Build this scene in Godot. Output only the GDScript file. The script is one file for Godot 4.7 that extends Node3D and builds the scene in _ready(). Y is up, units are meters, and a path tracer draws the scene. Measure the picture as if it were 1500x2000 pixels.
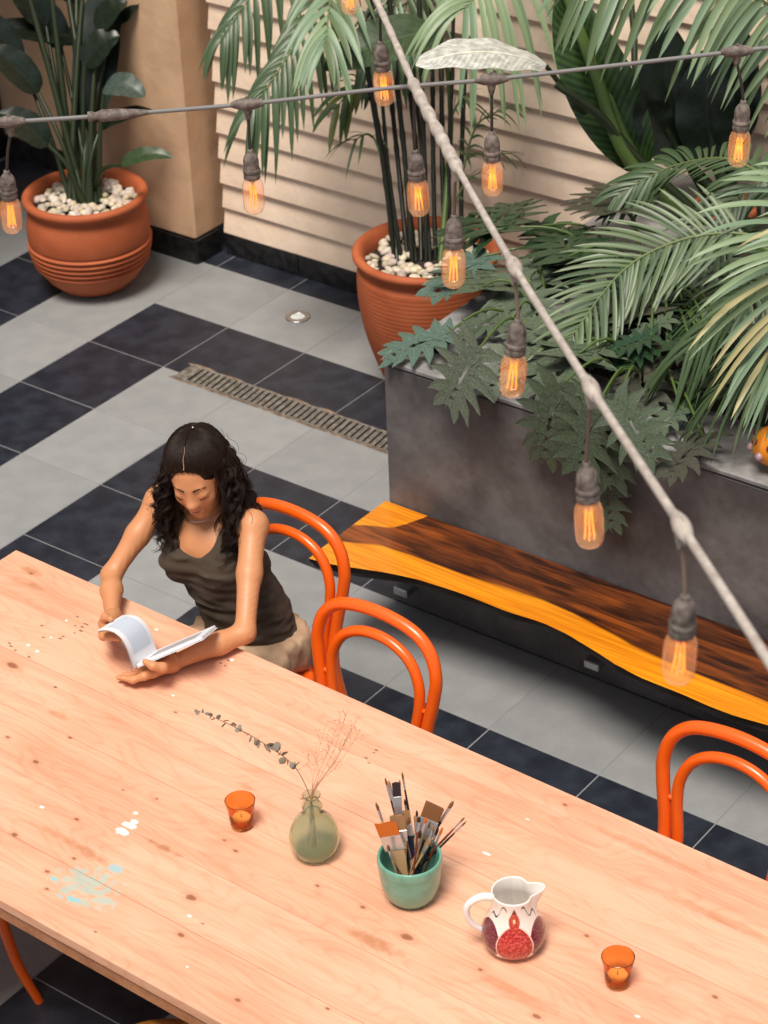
extends Node3D
# A courtyard seen from an upper floor: long pine table, reader, orange bentwood chairs,
# live-edge bench on a concrete planter, potted palms, two strings of filament bulbs.

const FPX := 4546.8
const CAM := Vector3(5.294, 4.4188, 5.4784)
const S := 1.2121          # the fixed courtyard parts were measured in units of 1.2121 m
const K := 1.27            # likewise the small things on the table
const WALL_Z := -1.345
const TABLE_Y := 0.75
var cam_basis := Basis.from_euler(Vector3(-0.563637, 0.665269, -0.042641))
var rng := RandomNumberGenerator.new()
var used := {}
var M := {}

# ---------------------------------------------------------------- pixel -> direction helpers
func ray(px: float, py: float) -> Vector3:
	return cam_basis * Vector3((px - 750.0) / FPX, (1000.0 - py) / FPX, -1.0)
func on_y(px: float, py: float, h: float) -> Vector3:
	var d := ray(px, py)
	return CAM + d * ((h - CAM.y) / d.y)
func on_z(px: float, py: float, z: float) -> Vector3:
	var d := ray(px, py)
	return CAM + d * ((z - CAM.z) / d.z)
func at_depth(px: float, py: float, dep: float) -> Vector3:
	return CAM + ray(px, py) * dep
func depth_of(p: Vector3) -> float:
	return (p - CAM).dot(-cam_basis.z)

# ---------------------------------------------------------------- mesh builder
class MB:
	var v := PackedVector3Array()
	var uv := PackedVector2Array()
	var c := PackedColorArray()
	var ix := PackedInt32Array()
	var tint := Color.WHITE
	func vert(p: Vector3, u := Vector2.ZERO) -> int:
		v.push_back(p); uv.push_back(u); c.push_back(tint)
		return v.size() - 1
	func tri(a: int, b: int, d: int) -> void:
		ix.push_back(a); ix.push_back(b); ix.push_back(d)
	func quad(a: int, b: int, d: int, e: int) -> void:
		tri(a, b, d); tri(a, d, e)
	# flat polygon fan from points in order
	func face(pts: Array, uvs: Array = []) -> void:
		var i0 := v.size()
		for k in pts.size():
			vert(pts[k], uvs[k] if uvs.size() > k else Vector2.ZERO)
		for k in range(1, pts.size() - 1):
			tri(i0, i0 + k, i0 + k + 1)
	func face_out(pts: Array, center: Vector3, uvs: Array = []) -> void:
		var a: Vector3 = pts[0]; var b: Vector3 = pts[1]; var d: Vector3 = pts[2]
		var nn := (d - a).cross(b - a)
		if nn.dot(a - center) < 0.0:
			pts = pts.duplicate(); pts.reverse()
			uvs = uvs.duplicate(); uvs.reverse()
		face(pts, uvs)
	# grid of rows (each PackedVector3Array of the same length)
	func grid(rows: Array, close_u := false, us := PackedFloat32Array()) -> void:
		var m: int = rows[0].size()
		var i0 := v.size()
		for r in rows.size():
			var fv: float = float(r) / maxf(1.0, rows.size() - 1.0)
			if us.size() > r: fv = us[r]
			for k in m:
				vert(rows[r][k], Vector2(float(k) / maxf(1.0, m - 1.0), fv))
		for r in rows.size() - 1:
			for k in (m if close_u else m - 1):
				var k2 := (k + 1) % m
				quad(i0 + r * m + k, i0 + r * m + k2, i0 + (r + 1) * m + k2, i0 + (r + 1) * m + k)
	func ring(center: Vector3, x: Vector3, y: Vector3, r: float, n: int) -> PackedVector3Array:
		var o := PackedVector3Array()
		for k in n:
			var a := TAU * k / n
			o.push_back(center + x * (cos(a) * r) + y * (sin(a) * r))
		return o
	func tube(path: PackedVector3Array, rad: PackedFloat32Array, n := 8, cap := true) -> void:
		var rows := []
		var up := Vector3.UP
		var t0 := (path[1] - path[0]).normalized()
		if absf(t0.dot(up)) > 0.95: up = Vector3.RIGHT
		var x := (up - t0 * up.dot(t0)).normalized()
		for i in path.size():
			var t: Vector3
			if i == 0: t = path[1] - path[0]
			elif i == path.size() - 1: t = path[i] - path[i - 1]
			else: t = path[i + 1] - path[i - 1]
			t = t.normalized()
			x = (x - t * x.dot(t)).normalized()
			var r: float = rad[i] if rad.size() > i else rad[rad.size() - 1]
			rows.push_back(ring(path[i], x, t.cross(x), r, n))
		grid(rows, true)
		if cap:
			for e in [0, rows.size() - 1]:
				var i0 := v.size()
				var cc := vert(path[e])
				for p in rows[e]: vert(p)
				for k in n:
					if e == 0: tri(cc, i0 + 1 + (k + 1) % n, i0 + 1 + k)
					else: tri(cc, i0 + 1 + k, i0 + 1 + (k + 1) % n)
	# profile: Array of Vector2(radius, height); a repeated point makes a hard edge
	func lathe(prof: Array, n := 24, at := Vector3.ZERO, sx := 1.0) -> void:
		var rows := []
		for p in prof:
			rows.push_back(ring(at + Vector3(0, p.y, 0), Vector3(sx, 0, 0), Vector3(0, 0, -1), maxf(p.x, 0.00001), n))
		var seg := []
		for i in rows.size():
			if i > 0 and prof[i].is_equal_approx(prof[i - 1]):
				if seg.size() > 1: grid(seg, true)
				seg = []
			seg.push_back(rows[i])
		if seg.size() > 1: grid(seg, true)
	# box with chamfered edges
	func box(ctr: Vector3, size: Vector3, ch := 0.0, bs := Basis.IDENTITY) -> void:
		var h := size * 0.5
		ch = minf(ch, minf(h.x, minf(h.y, h.z)) * 0.9)
		if ch <= 0.0:
			for ax in 3:
				for s in [-1.0, 1.0]:
					var q := []
					for w in [[-1, -1], [1, -1], [1, 1], [-1, 1]]:
						var p := Vector3.ZERO
						p[ax] = s * h[ax]; p[(ax + 1) % 3] = w[0] * h[(ax + 1) % 3]; p[(ax + 2) % 3] = w[1] * h[(ax + 2) % 3]
						q.push_back(ctr + bs * p)
					face_out(q, ctr)
			return
		var pt := func(sx: float, sy: float, sz: float, ax: int) -> Vector3:
			var p := Vector3(sx * (h.x - ch), sy * (h.y - ch), sz * (h.z - ch))
			p[ax] = [sx, sy, sz][ax] * h[ax]
			return ctr + bs * p
		for ax in 3:
			for s in [-1.0, 1.0]:
				var q := []
				for w in [[-1.0, -1.0], [1.0, -1.0], [1.0, 1.0], [-1.0, 1.0]]:
					var g := [0.0, 0.0, 0.0]
					g[ax] = s; g[(ax + 1) % 3] = w[0]; g[(ax + 2) % 3] = w[1]
					q.push_back(pt.call(g[0], g[1], g[2], ax))
				face_out(q, ctr)
		for ax in 3:
			var a1 := (ax + 1) % 3
			var a2 := (ax + 2) % 3
			for s1 in [-1.0, 1.0]:
				for s2 in [-1.0, 1.0]:
					var g0 := [0.0, 0.0, 0.0]; var g1 := [0.0, 0.0, 0.0]
					g0[ax] = -1.0; g0[a1] = s1; g0[a2] = s2
					g1[ax] = 1.0; g1[a1] = s1; g1[a2] = s2
					face_out([pt.call(g0[0], g0[1], g0[2], a1), pt.call(g1[0], g1[1], g1[2], a1), pt.call(g1[0], g1[1], g1[2], a2), pt.call(g0[0], g0[1], g0[2], a2)], ctr)
		for sx in [-1.0, 1.0]:
			for sy in [-1.0, 1.0]:
				for sz in [-1.0, 1.0]:
					face_out([pt.call(sx, sy, sz, 0), pt.call(sx, sy, sz, 1), pt.call(sx, sy, sz, 2)], ctr)
	func blob(ctr: Vector3, r: Vector3, n := 10, m := 6, bs := Basis.IDENTITY) -> void:
		var rows := []
		for j in m + 1:
			var t := PI * j / m
			var row := PackedVector3Array()
			for k in n:
				var a := TAU * k / n
				row.push_back(ctr + bs * Vector3(sin(t) * cos(a) * r.x, cos(t) * r.y, sin(t) * sin(a) * r.z))
			rows.push_back(row)
		grid(rows, true)
	func commit(closed := false) -> ArrayMesh:
		if closed:
			var vol := 0.0
			var o := v[0]
			for t in range(0, ix.size(), 3):
				vol += (v[ix[t]] - o).dot((v[ix[t + 1]] - o).cross(v[ix[t + 2]] - o))
			if vol > 0.0:
				for t in range(0, ix.size(), 3):
					var w := ix[t + 1]; ix[t + 1] = ix[t + 2]; ix[t + 2] = w
		var nn := PackedVector3Array(); nn.resize(v.size())
		for t in range(0, ix.size(), 3):
			var a := ix[t]; var b := ix[t + 1]; var d := ix[t + 2]
			var f := (v[d] - v[a]).cross(v[b] - v[a])
			nn[a] += f; nn[b] += f; nn[d] += f
		for i in nn.size():
			nn[i] = nn[i].normalized() if nn[i].length_squared() > 1e-24 else Vector3.UP
		var arr := []
		arr.resize(Mesh.ARRAY_MAX)
		arr[Mesh.ARRAY_VERTEX] = v; arr[Mesh.ARRAY_NORMAL] = nn; arr[Mesh.ARRAY_TEX_UV] = uv
		arr[Mesh.ARRAY_COLOR] = c; arr[Mesh.ARRAY_INDEX] = ix
		var me := ArrayMesh.new()
		me.add_surface_from_arrays(Mesh.PRIMITIVE_TRIANGLES, arr)
		return me

# ---------------------------------------------------------------- scene-tree helpers
func numbered(called: String) -> String:
	if not used.has(called):
		used[called] = 0
		return called
	used[called] += 1
	return "%s_%03d" % [called, used[called]]
func tag(o: Node3D, label: String, category: String, group := "") -> Node3D:
	o.set_meta("label", label); o.set_meta("category", category)
	if group: o.set_meta("group", group)
	return o
func thing(called: String, label: String, category: String, at := Vector3.ZERO, turn := 0.0, group := "") -> Node3D:
	var o := Node3D.new()
	o.name = numbered(called)
	add_child(o)
	o.position = at; o.rotation.y = turn
	return tag(o, label, category, group)
func part(called: String, mesh: Mesh, mat: Material, parent: Node3D) -> MeshInstance3D:
	var o := MeshInstance3D.new()
	o.name = numbered(called) if parent == self else called
	o.mesh = mesh
	o.material_override = mat
	parent.add_child(o, true)
	return o
func single(called: String, mesh: Mesh, mat: Material, label: String, category: String, group := "") -> MeshInstance3D:
	var o := part(called, mesh, mat, self)
	tag(o, label, category, group)
	return o
func structure(called: String, mesh: Mesh, mat: Material) -> MeshInstance3D:
	var o := part(called, mesh, mat, self)
	o.set_meta("kind", "structure")
	return o
func dup(src: Node3D, at: Vector3, turn: float, label: String, group: String) -> Node3D:
	var o: Node3D = src.duplicate()
	o.name = numbered(String(src.name))
	add_child(o)
	o.position = at; o.rotation.y = turn
	tag(o, label, src.get_meta("category"), group)
	return o
func fit(o: Node3D) -> void:
	o.position *= S
	o.scale = Vector3.ONE * S
func bez(a: Vector3, b: Vector3, d: Vector3, n: int) -> PackedVector3Array:
	var o := PackedVector3Array()
	for i in n + 1:
		var t := float(i) / n
		o.push_back(a.lerp(b, t).lerp(b.lerp(d, t), t))
	return o
func smooth_path(pts: Array, n: int) -> PackedVector3Array:   # Catmull-Rom through points
	var o := PackedVector3Array()
	for i in pts.size() - 1:
		var p0: Vector3 = pts[maxi(i - 1, 0)]
		var p1: Vector3 = pts[i]
		var p2: Vector3 = pts[i + 1]
		var p3: Vector3 = pts[mini(i + 2, pts.size() - 1)]
		for k in n:
			o.push_back(p1.cubic_interpolate(p2, p0, p3, float(k) / n))
	o.push_back(pts[pts.size() - 1])
	return o
func lerp_radii(a: float, b: float, n: int) -> PackedFloat32Array:
	var o := PackedFloat32Array()
	for i in n: o.push_back(lerpf(a, b, float(i) / maxf(1.0, n - 1.0)))
	return o

# ---------------------------------------------------------------- materials
func mat(col: Color, rough := 0.6, metal := 0.0) -> StandardMaterial3D:   # col: linear base colour
	var m := StandardMaterial3D.new()
	m.albedo_color = col.linear_to_srgb()
	m.roughness = rough
	m.metallic = metal
	return m
func noise_bytes(seed_: int, freq: float, w: int, h: int, oct := 4, kind := FastNoiseLite.TYPE_SIMPLEX_SMOOTH, seamless := false) -> PackedByteArray:
	var n := FastNoiseLite.new()
	n.seed = seed_; n.frequency = freq; n.noise_type = kind
	n.fractal_octaves = oct
	var im: Image = n.get_seamless_image(w, h) if seamless else n.get_image(w, h)
	im.convert(Image.FORMAT_L8)
	return im.get_data()
func tex_from(w: int, h: int, data: PackedByteArray) -> ImageTexture:
	var im := Image.create_from_data(w, h, false, Image.FORMAT_RGB8, data)
	im.generate_mipmaps()
	return ImageTexture.create_from_image(im)
# mottled colour texture (sRGB bytes) between two linear colours with a fine grain
func mottle(seed_: int, a: Color, b: Color, f1 := 0.006, f2 := 0.08, fine := 0.25, sz := 512, gain := 1.5) -> ImageTexture:
	var n1 := noise_bytes(seed_, f1, sz, sz, 5, FastNoiseLite.TYPE_SIMPLEX_SMOOTH, true)
	var n2 := noise_bytes(seed_ + 7, f2, sz, sz, 3, FastNoiseLite.TYPE_SIMPLEX_SMOOTH, true)
	var sa := a.linear_to_srgb(); var sb := b.linear_to_srgb()
	var d := PackedByteArray(); d.resize(sz * sz * 3)
	for i in sz * sz:
		var t := clampf(0.5 + (n1[i] / 255.0 - 0.5) * gain + (n2[i] / 255.0 - 0.5) * fine, 0.0, 1.0)
		d[i * 3] = int(lerpf(sa.r, sb.r, t) * 255.0)
		d[i * 3 + 1] = int(lerpf(sa.g, sb.g, t) * 255.0)
		d[i * 3 + 2] = int(lerpf(sa.b, sb.b, t) * 255.0)
	return tex_from(sz, sz, d)
func bump(seed_: int, freq: float, strength := 2.0, oct := 3, sz := 256) -> NoiseTexture2D:
	var n := FastNoiseLite.new()
	n.seed = seed_; n.frequency = freq; n.fractal_octaves = oct
	n.noise_type = FastNoiseLite.TYPE_SIMPLEX_SMOOTH
	var t := NoiseTexture2D.new()
	t.width = sz; t.height = sz; t.seamless = true; t.as_normal_map = true; t.bump_strength = strength
	t.noise = n
	return t
func triplanar(m: StandardMaterial3D, scale_: float) -> StandardMaterial3D:
	m.uv1_triplanar = true; m.uv1_world_triplanar = true
	m.uv1_scale = Vector3.ONE * scale_
	return m

func make_materials() -> void:
	# floor tiles
	for k in 3:
		var g := mat(Color.WHITE, 0.55)
		var b := 0.235 + 0.012 * k
		g.albedo_texture = mottle(20 + k, Color(b, b * 1.03, b * 1.05), Color(b * 1.13, b * 1.16, b * 1.17), 0.008, 0.15, 0.6)
		g.normal_enabled = true; g.normal_texture = bump(5, 0.09, 1.2); g.normal_scale = 0.25
		M["tile_grey_%d" % k] = triplanar(g, 1.7)
		var d := mat(Color.WHITE, 0.42)
		d.albedo_texture = mottle(40 + k, Color(0.0125, 0.0155, 0.024), Color(0.026, 0.031, 0.044), 0.009, 0.2, 0.45)
		d.normal_enabled = true; d.normal_texture = bump(6, 0.12, 1.2); d.normal_scale = 0.2
		M["tile_dark_%d" % k] = triplanar(d, 1.7)
	M.grout = mat(Color(0.23, 0.23, 0.235), 0.9)
	M.skirt = mat(Color.WHITE, 0.35)
	M.skirt.albedo_texture = mottle(61, Color(0.006, 0.006, 0.007), Color(0.028, 0.027, 0.027), 0.02, 0.2, 0.5)
	triplanar(M.skirt, 2.0)
	# painted plaster and siding
	var pl := mat(Color.WHITE, 0.85)
	pl.albedo_texture = mottle(70, Color(0.61, 0.385, 0.23), Color(0.73, 0.475, 0.295), 0.005, 0.1, 0.35)
	pl.normal_enabled = true; pl.normal_texture = bump(9, 0.03, 2.0, 5); pl.normal_scale = 0.25
	M.plaster = triplanar(pl, 1.2)
	var sd := mat(Color.WHITE, 0.6)
	sd.albedo_texture = mottle(75, Color(0.80, 0.62, 0.47), Color(0.88, 0.70, 0.55), 0.006, 0.12, 0.35)
	sd.normal_enabled = true; sd.normal_texture = bump(10, 0.05, 2.0, 4); sd.normal_scale = 0.3
	M.siding = triplanar(sd, 1.5)
	M.render_wall = mat(Color(0.42, 0.37, 0.32), 0.9)
	# concrete
	var co := mat(Color.WHITE, 0.48)
	co.albedo_texture = mottle(82, Color(0.072, 0.065, 0.066), Color(0.165, 0.155, 0.156), 0.0045, 0.05, 0.35, 512, 1.5)
	co.normal_enabled = true; co.normal_texture = bump(12, 0.04, 2.0, 5); co.normal_scale = 0.22
	M.concrete = triplanar(co, 0.9)
	var ct := mat(Color.WHITE, 0.5)
	ct.albedo_texture = mottle(84, Color(0.17, 0.165, 0.165), Color(0.33, 0.32, 0.315), 0.008, 0.06, 0.5)
	M.concrete_top = triplanar(ct, 1.1)
	M.soil = mat(Color.WHITE, 0.95)
	M.soil.albedo_texture = mottle(86, Color(0.012, 0.008, 0.006), Color(0.05, 0.032, 0.022), 0.03, 0.2, 0.8)
	triplanar(M.soil, 2.0)
	# terracotta
	var tc := mat(Color.WHITE, 0.72)
	tc.albedo_texture = mottle(90, Color(0.38, 0.082, 0.024), Color(0.49, 0.125, 0.042), 0.006, 0.1, 0.3)
	M.terracotta = triplanar(tc, 1.5)
	M.pebble = mat(Color.WHITE, 0.6)
	M.pebble.vertex_color_use_as_albedo = true
	# wood, paint, metal
	var orr := mat(Color(0.90, 0.118, 0.004), 0.32)
	orr.clearcoat_enabled = true; orr.clearcoat = 0.4; orr.clearcoat_roughness = 0.25
	M.orange = orr
	M.steel = mat(Color(0.55, 0.55, 0.55), 0.35, 1.0)
	M.grate = mat(Color.WHITE, 0.55, 0.35)
	M.grate.albedo_texture = mottle(95, Color(0.13, 0.115, 0.095), Color(0.33, 0.30, 0.265), 0.03, 0.2, 0.6, 256)
	triplanar(M.grate, 4.0)
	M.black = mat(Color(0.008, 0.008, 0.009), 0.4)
	M.mortar = mat(Color.WHITE, 0.95)
	M.mortar.albedo_texture = mottle(97, Color(0.14, 0.085, 0.05), Color(0.42, 0.31, 0.22), 0.02, 0.2, 0.7, 256)
	triplanar(M.mortar, 3.0)

# ---------------------------------------------------------------- floor, walls
func build_floor() -> void:
	var mb := MB.new()
	mb.box(Vector3(1.0, -0.0513, 1.5), Vector3(14, 0.1, 14))
	var fl := structure("floor", mb.commit(), M.grout)
	var T := 0.40
	var tm := MB.new()
	tm.box(Vector3(0, -0.005, 0), Vector3(T - 0.0044, 0.01, T - 0.0044), 0.0008)
	var tile: ArrayMesh = tm.commit()
	var stuff_g := MB.new()
	var stuff_d := MB.new()
	for i in range(-9, 16):
		for j in range(-13, 4):
			var ctr := Vector3((i + 0.5) * T, 0, -(j + 0.5) * T)
			var r := mini(i + 2, 1 - j)
			var dark := posmod(r, 2) == 0
			var near := i >= -6 and i <= 8 and j >= -8 and j <= 3
			if near:
				var o := part("tile", tile, M["tile_dark_%d" % rng.randi_range(0, 2)] if dark else M["tile_grey_%d" % rng.randi_range(0, 2)], fl)
				o.position = ctr + Vector3(0, rng.randf_range(-0.0006, 0.0004), 0)
			else:
				(stuff_d if dark else stuff_g).box(ctr + Vector3(0, -0.005, 0), Vector3(T - 0.0044, 0.01, T - 0.0044), 0.0008)
	var a := part("outer_grey_tiles", stuff_g.commit(), M.tile_grey_0, fl)
	a.set_meta("kind", "stuff")
	var b := part("outer_dark_tiles", stuff_d.commit(), M.tile_dark_0, fl)
	b.set_meta("kind", "stuff")

func build_walls() -> void:
	var wz := WALL_Z / S
	# clapboard wall: one core and separate overlapping boards
	var mb := MB.new()
	mb.box(Vector3(2.2, 1.35, wz - 0.10), Vector3(5.84, 2.7, 0.14))
	var w := part("siding_wall", mb.commit(), M.plaster, self)
	tag(w, "cream clapboard wall of long overlapping horizontal boards", "wall")
	var pitch := 0.0945
	var bm := []
	for k in 3:
		var q := MB.new()
		var L := 5.8
		var rows := []
		for s in 30:
			var x := -L / 2 + L * s / 29.0
			var wob := 0.0012 * sin(x * 2.3 + k * 2.0) + rng.randf_range(-0.0008, 0.0008)
			rows.push_back(PackedVector3Array([Vector3(x, pitch + 0.012, -0.026), Vector3(x, pitch + 0.012, -0.008), Vector3(x, 0.006 + wob, 0.0105), Vector3(x, 0.001 + wob, 0.0085), Vector3(x, wob, 0.004), Vector3(x, wob, -0.026)]))
		q.grid(rows, true)
		bm.push_back(q.commit(true))
	var y := 0.083
	var i := 0
	while y < 2.6:
		var o := part("board", bm[i % 3], M.siding, w)
		o.position = Vector3(2.2, y, wz + 0.012 + rng.randf_range(-0.0012, 0.0012))
		o.rotation = Vector3(0, rng.randf_range(-0.0005, 0.0005), rng.randf_range(-0.0006, 0.0006))
		y += pitch; i += 1
	# black stone skirting along the wall and round the pier
	var x := -0.70
	while x < 1.1:
		var L2 := 0.333
		var s := MB.new()
		s.box(Vector3(x + L2 / 2, 0.0415, wz + 0.014), Vector3(L2 - 0.003, 0.083, 0.014), 0.0015)
		part("skirting_tile", s.commit(), M.skirt, w)
		x += L2
	# plaster pier
	var px0 := -1.17
	var px1 := -0.735
	var pz := -0.972
	var pb := MB.new()
	pb.box(Vector3((px0 + px1) / 2, 1.39, (pz - 1.5) / 2), Vector3(px1 - px0, 2.6, pz + 1.5), 0.008)
	var pier := part("plaster_pier", pb.commit(), M.plaster, self)
	tag(pier, "peach plastered wall pier beside the clapboard wall", "pier")
	for sp in [[Vector3(px1 + 0.004, 0.045, -1.03), Vector3(0.012, 0.09, 0.125)], [Vector3(px1 - 0.163, 0.045, pz + 0.004), Vector3(0.335, 0.09, 0.012)], [Vector3(px1 - 0.385, 0.045, pz + 0.004), Vector3(0.102, 0.09, 0.012)]]:
		var s2 := MB.new()
		s2.box(sp[0], sp[1], 0.0015)
		part("skirting_tile", s2.commit(), M.skirt, pier)
	# grey wall set back on the left
	var gw := MB.new()
	gw.box(Vector3(-2.9, 1.35, -1.37), Vector3(3.6, 2.7, 0.14))
	var g := part("recessed_wall", gw.commit(), M.plaster, self)
	tag(g, "recessed plastered wall behind the paddle-leaved plant", "wall")
	var sk := MB.new()
	sk.box(Vector3(-1.60, 0.045, -1.293), Vector3(0.84, 0.09, 0.014), 0.0015)
	part("skirting", sk.commit(), M.skirt, g)
	var dr := thing("dark_door", "dark brown door in the recessed plastered wall", "door", Vector3(-2.45, 0, -1.285))
	var d1 := MB.new()
	d1.box(Vector3(0, 1.02, 0.015), Vector3(0.80, 2.04, 0.04), 0.004)
	part("door_leaf", d1.commit(), M.door, dr)
	for sx in [-1.0, 1.0]:
		var d2 := MB.new()
		d2.box(Vector3(sx * 0.43, 1.04, 0.02), Vector3(0.055, 2.08, 0.06), 0.004)
		part("door_frame", d2.commit(), M.door, dr)
	var d3 := MB.new()
	d3.tube(PackedVector3Array([Vector3(0.33, 1.0, 0.03), Vector3(0.33, 1.0, 0.075), Vector3(0.23, 1.0, 0.08)]), PackedFloat32Array([0.009]), 8)
	part("door_handle", d3.commit(), M.steel, dr)
	for o in [w, pier, g, dr]: fit(o)

# the upper floor outside the picture that shades the left-hand corner
func build_surroundings() -> void:
	var c := MB.new()
	c.box(Vector3(-3.6, 3.3, 0.2), Vector3(4.4, 0.25, 6.0), 0.01)
	var o := part("upper_floor", c.commit(), M.render_wall, self)
	tag(o, "upper floor slab projecting over the corner of the courtyard", "floor slab")
	var d := MB.new()
	d.box(Vector3(-4.6, 1.6, 1.5), Vector3(0.2, 3.2, 6.0))
	var e := part("end_wall", d.commit(), M.plaster, self)
	tag(e, "plastered end wall closing the covered side of the courtyard", "wall")

func build_drain() -> void:
	var t := thing("floor_drain", "rusty slotted drain grating set along the dark tiles", "drain", Vector3(-0.25, 0, -0.339))
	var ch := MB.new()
	ch.box(Vector3(0.66, 0.0022, 0), Vector3(1.32, 0.002, 0.084))  # flat black sheet on the tiles, painting the dark of a recess
	part("black_sheet", ch.commit(), M.black, t)
	for s in [-1.0, 1.0]:
		var fr := MB.new()
		fr.box(Vector3(0.66, 0.004, s * 0.0445), Vector3(1.33, 0.008, 0.006), 0.001)
		part("rim", fr.commit(), M.grate, t)
	var pl := MB.new()
	pl.box(Vector3(0.025, 0.005, 0), Vector3(0.05, 0.006, 0.082), 0.001)
	part("end_plate", pl.commit(), M.grate, t)
	var bar := MB.new()
	var row0 := []
	for s in 7:
		var f := s / 6.0
		var bx := 0.008 * (f - 0.5)
		row0.push_back(PackedVector3Array([Vector3(bx - 0.0072, 0.003, -0.041 + 0.082 * f), Vector3(bx - 0.0072, 0.0075, -0.041 + 0.082 * f), Vector3(bx + 0.0072, 0.0075, -0.041 + 0.082 * f), Vector3(bx + 0.0072, 0.003, -0.041 + 0.082 * f)]))
	bar.grid(row0, true)
	var bmesh: ArrayMesh = bar.commit(true)
	for k in 53:
		var o := part("bar", bmesh, M.grate, t)
		o.position = Vector3(0.068 + k * 0.0235, rng.randf_range(-0.0003, 0.0003), 0)
		o.rotation.y = rng.randf_range(-0.015, 0.015)
	# crumbling mortar bed along both sides
	for s in [-1.0, 1.0]:
		var mo := MB.new()
		var rows := []
		for k in 90:
			var xx := -0.02 + 1.34 * k / 89.0
			var wd := (0.006 + 0.012 * absf(sin(k * 0.37) * sin(k * 0.11 + 1.0)) + rng.randf_range(0, 0.003)) * (1.0 if s < 0 else 0.25)
			rows.push_back(PackedVector3Array([Vector3(xx, 0.0035, s * 0.047), Vector3(xx, 0.0036 + rng.randf_range(0, 0.0012), s * (0.047 + wd * 0.6)), Vector3(xx, 0.0008, s * (0.047 + wd))]))
		mo.grid(rows)
		part("mortar_bed", mo.commit(), M.mortar, t)
	fit(t)

func build_floor_light() -> void:
	var p := on_y(581.7, 620, 0.0)
	var t := thing("floor_light", "round steel uplight recessed in the grey floor tile", "light", p)
	var a := MB.new()
	a.lathe([Vector2(0.043, 0.0005), Vector2(0.043, 0.004), Vector2(0.040, 0.006), Vector2(0.026, 0.006), Vector2(0.0245, 0.003)], 28)
	part("steel_ring", a.commit(), M.steel, t)
	var b := MB.new()
	b.lathe([Vector2(0.0, 0.0052), Vector2(0.015, 0.0048), Vector2(0.0248, 0.0032)], 24)
	part("lens", b.commit(), M.lens, t)
	t.scale = Vector3.ONE * S

# ---------------------------------------------------------------- planter and bench
func build_planter() -> void:
	var x0 := 1.098
	var x1 := 4.6
	var z1 := 0.331
	var z0 := WALL_Z / S + 0.03
	var h := 0.742
	var t := thing("concrete_planter", "long polished concrete planter box behind the slab bench", "planter", Vector3.ZERO)
	var ix0 := 1.50
	var iz1 := 0.10
	# hollow body: front, left block, back and right walls
	var b := MB.new()
	b.box(Vector3((x0 + x1) / 2, h / 2, (z1 + iz1) / 2), Vector3(x1 - x0, h, z1 - iz1), 0.006)
	part("front_wall", b.commit(), M.concrete, t)
	var b2 := MB.new()
	b2.box(Vector3((x0 + ix0) / 2, h / 2, (z0 + iz1) / 2 - 0.001), Vector3(ix0 - x0, h - 0.001, iz1 - z0), 0.0)
	part("end_block", b2.commit(), M.concrete, t)
	# separate cap slabs with a shadow joint under them
	var c := MB.new()
	c.box(Vector3((x0 + x1) / 2 + 0.002, h + 0.0095, (z1 + iz1) / 2 + 0.002), Vector3(x1 - x0, 0.014, z1 - iz1 + 0.004), 0.003)
	part("front_cap", c.commit(), M.concrete_top, t)
	var c2 := MB.new()
	c2.box(Vector3((x0 + ix0) / 2, h + 0.009, (z0 + iz1) / 2 - 0.002), Vector3(ix0 - x0, 0.0135, iz1 - z0 - 0.004), 0.003)
	part("end_cap", c2.commit(), M.concrete_top, t)
	var s := MB.new()
	var rows := []
	for i in 40:
		var row := PackedVector3Array()
		for j in 16:
			row.push_back(Vector3(lerpf(ix0 - 0.01, x1, i / 39.0), 0.69 + rng.randf_range(-0.012, 0.012), lerpf(z0, iz1 + 0.01, j / 15.0)))
		rows.push_back(row)
	s.grid(rows)
	part("soil", s.commit(), M.soil, t)
	for q in [[800.0, 1150.0], [1172.0, 1292.0]]:
		var p := on_z(q[0], q[1], z1 * S) / S
		var k := MB.new()
		k.box(Vector3(p.x, p.y + 0.012, z1 + 0.022), Vector3(0.046, 0.024, 0.046), 0.003)
		part("steel_cleat", k.commit(), M.steel, t)
	# black recessed socket box on the corner of the cap
	var o := thing("socket_box", "flat black outlet box lying on the planter corner", "box", on_y(838, 672, 0.758 * S), 0.1)
	fit(t)
	o.scale = Vector3.ONE * S
	var k2 := MB.new()
	k2.box(Vector3(0, 0.008, 0), Vector3(0.10, 0.015, 0.075), 0.003)
	part("lid", k2.commit(), M.black, o)
	var k3 := MB.new()
	k3.box(Vector3(0, 0.0175, 0), Vector3(0.085, 0.004, 0.06), 0.0015)
	part("cover", k3.commit(), M.black, o)

func interp(tab: Array, x: float) -> float:
	if x <= tab[0].x: return tab[0].y
	for i in tab.size() - 1:
		if x <= tab[i + 1].x:
			return lerpf(tab[i].y, tab[i + 1].y, (x - tab[i].x) / (tab[i + 1].x - tab[i].x))
	return tab[tab.size() - 1].y

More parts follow.
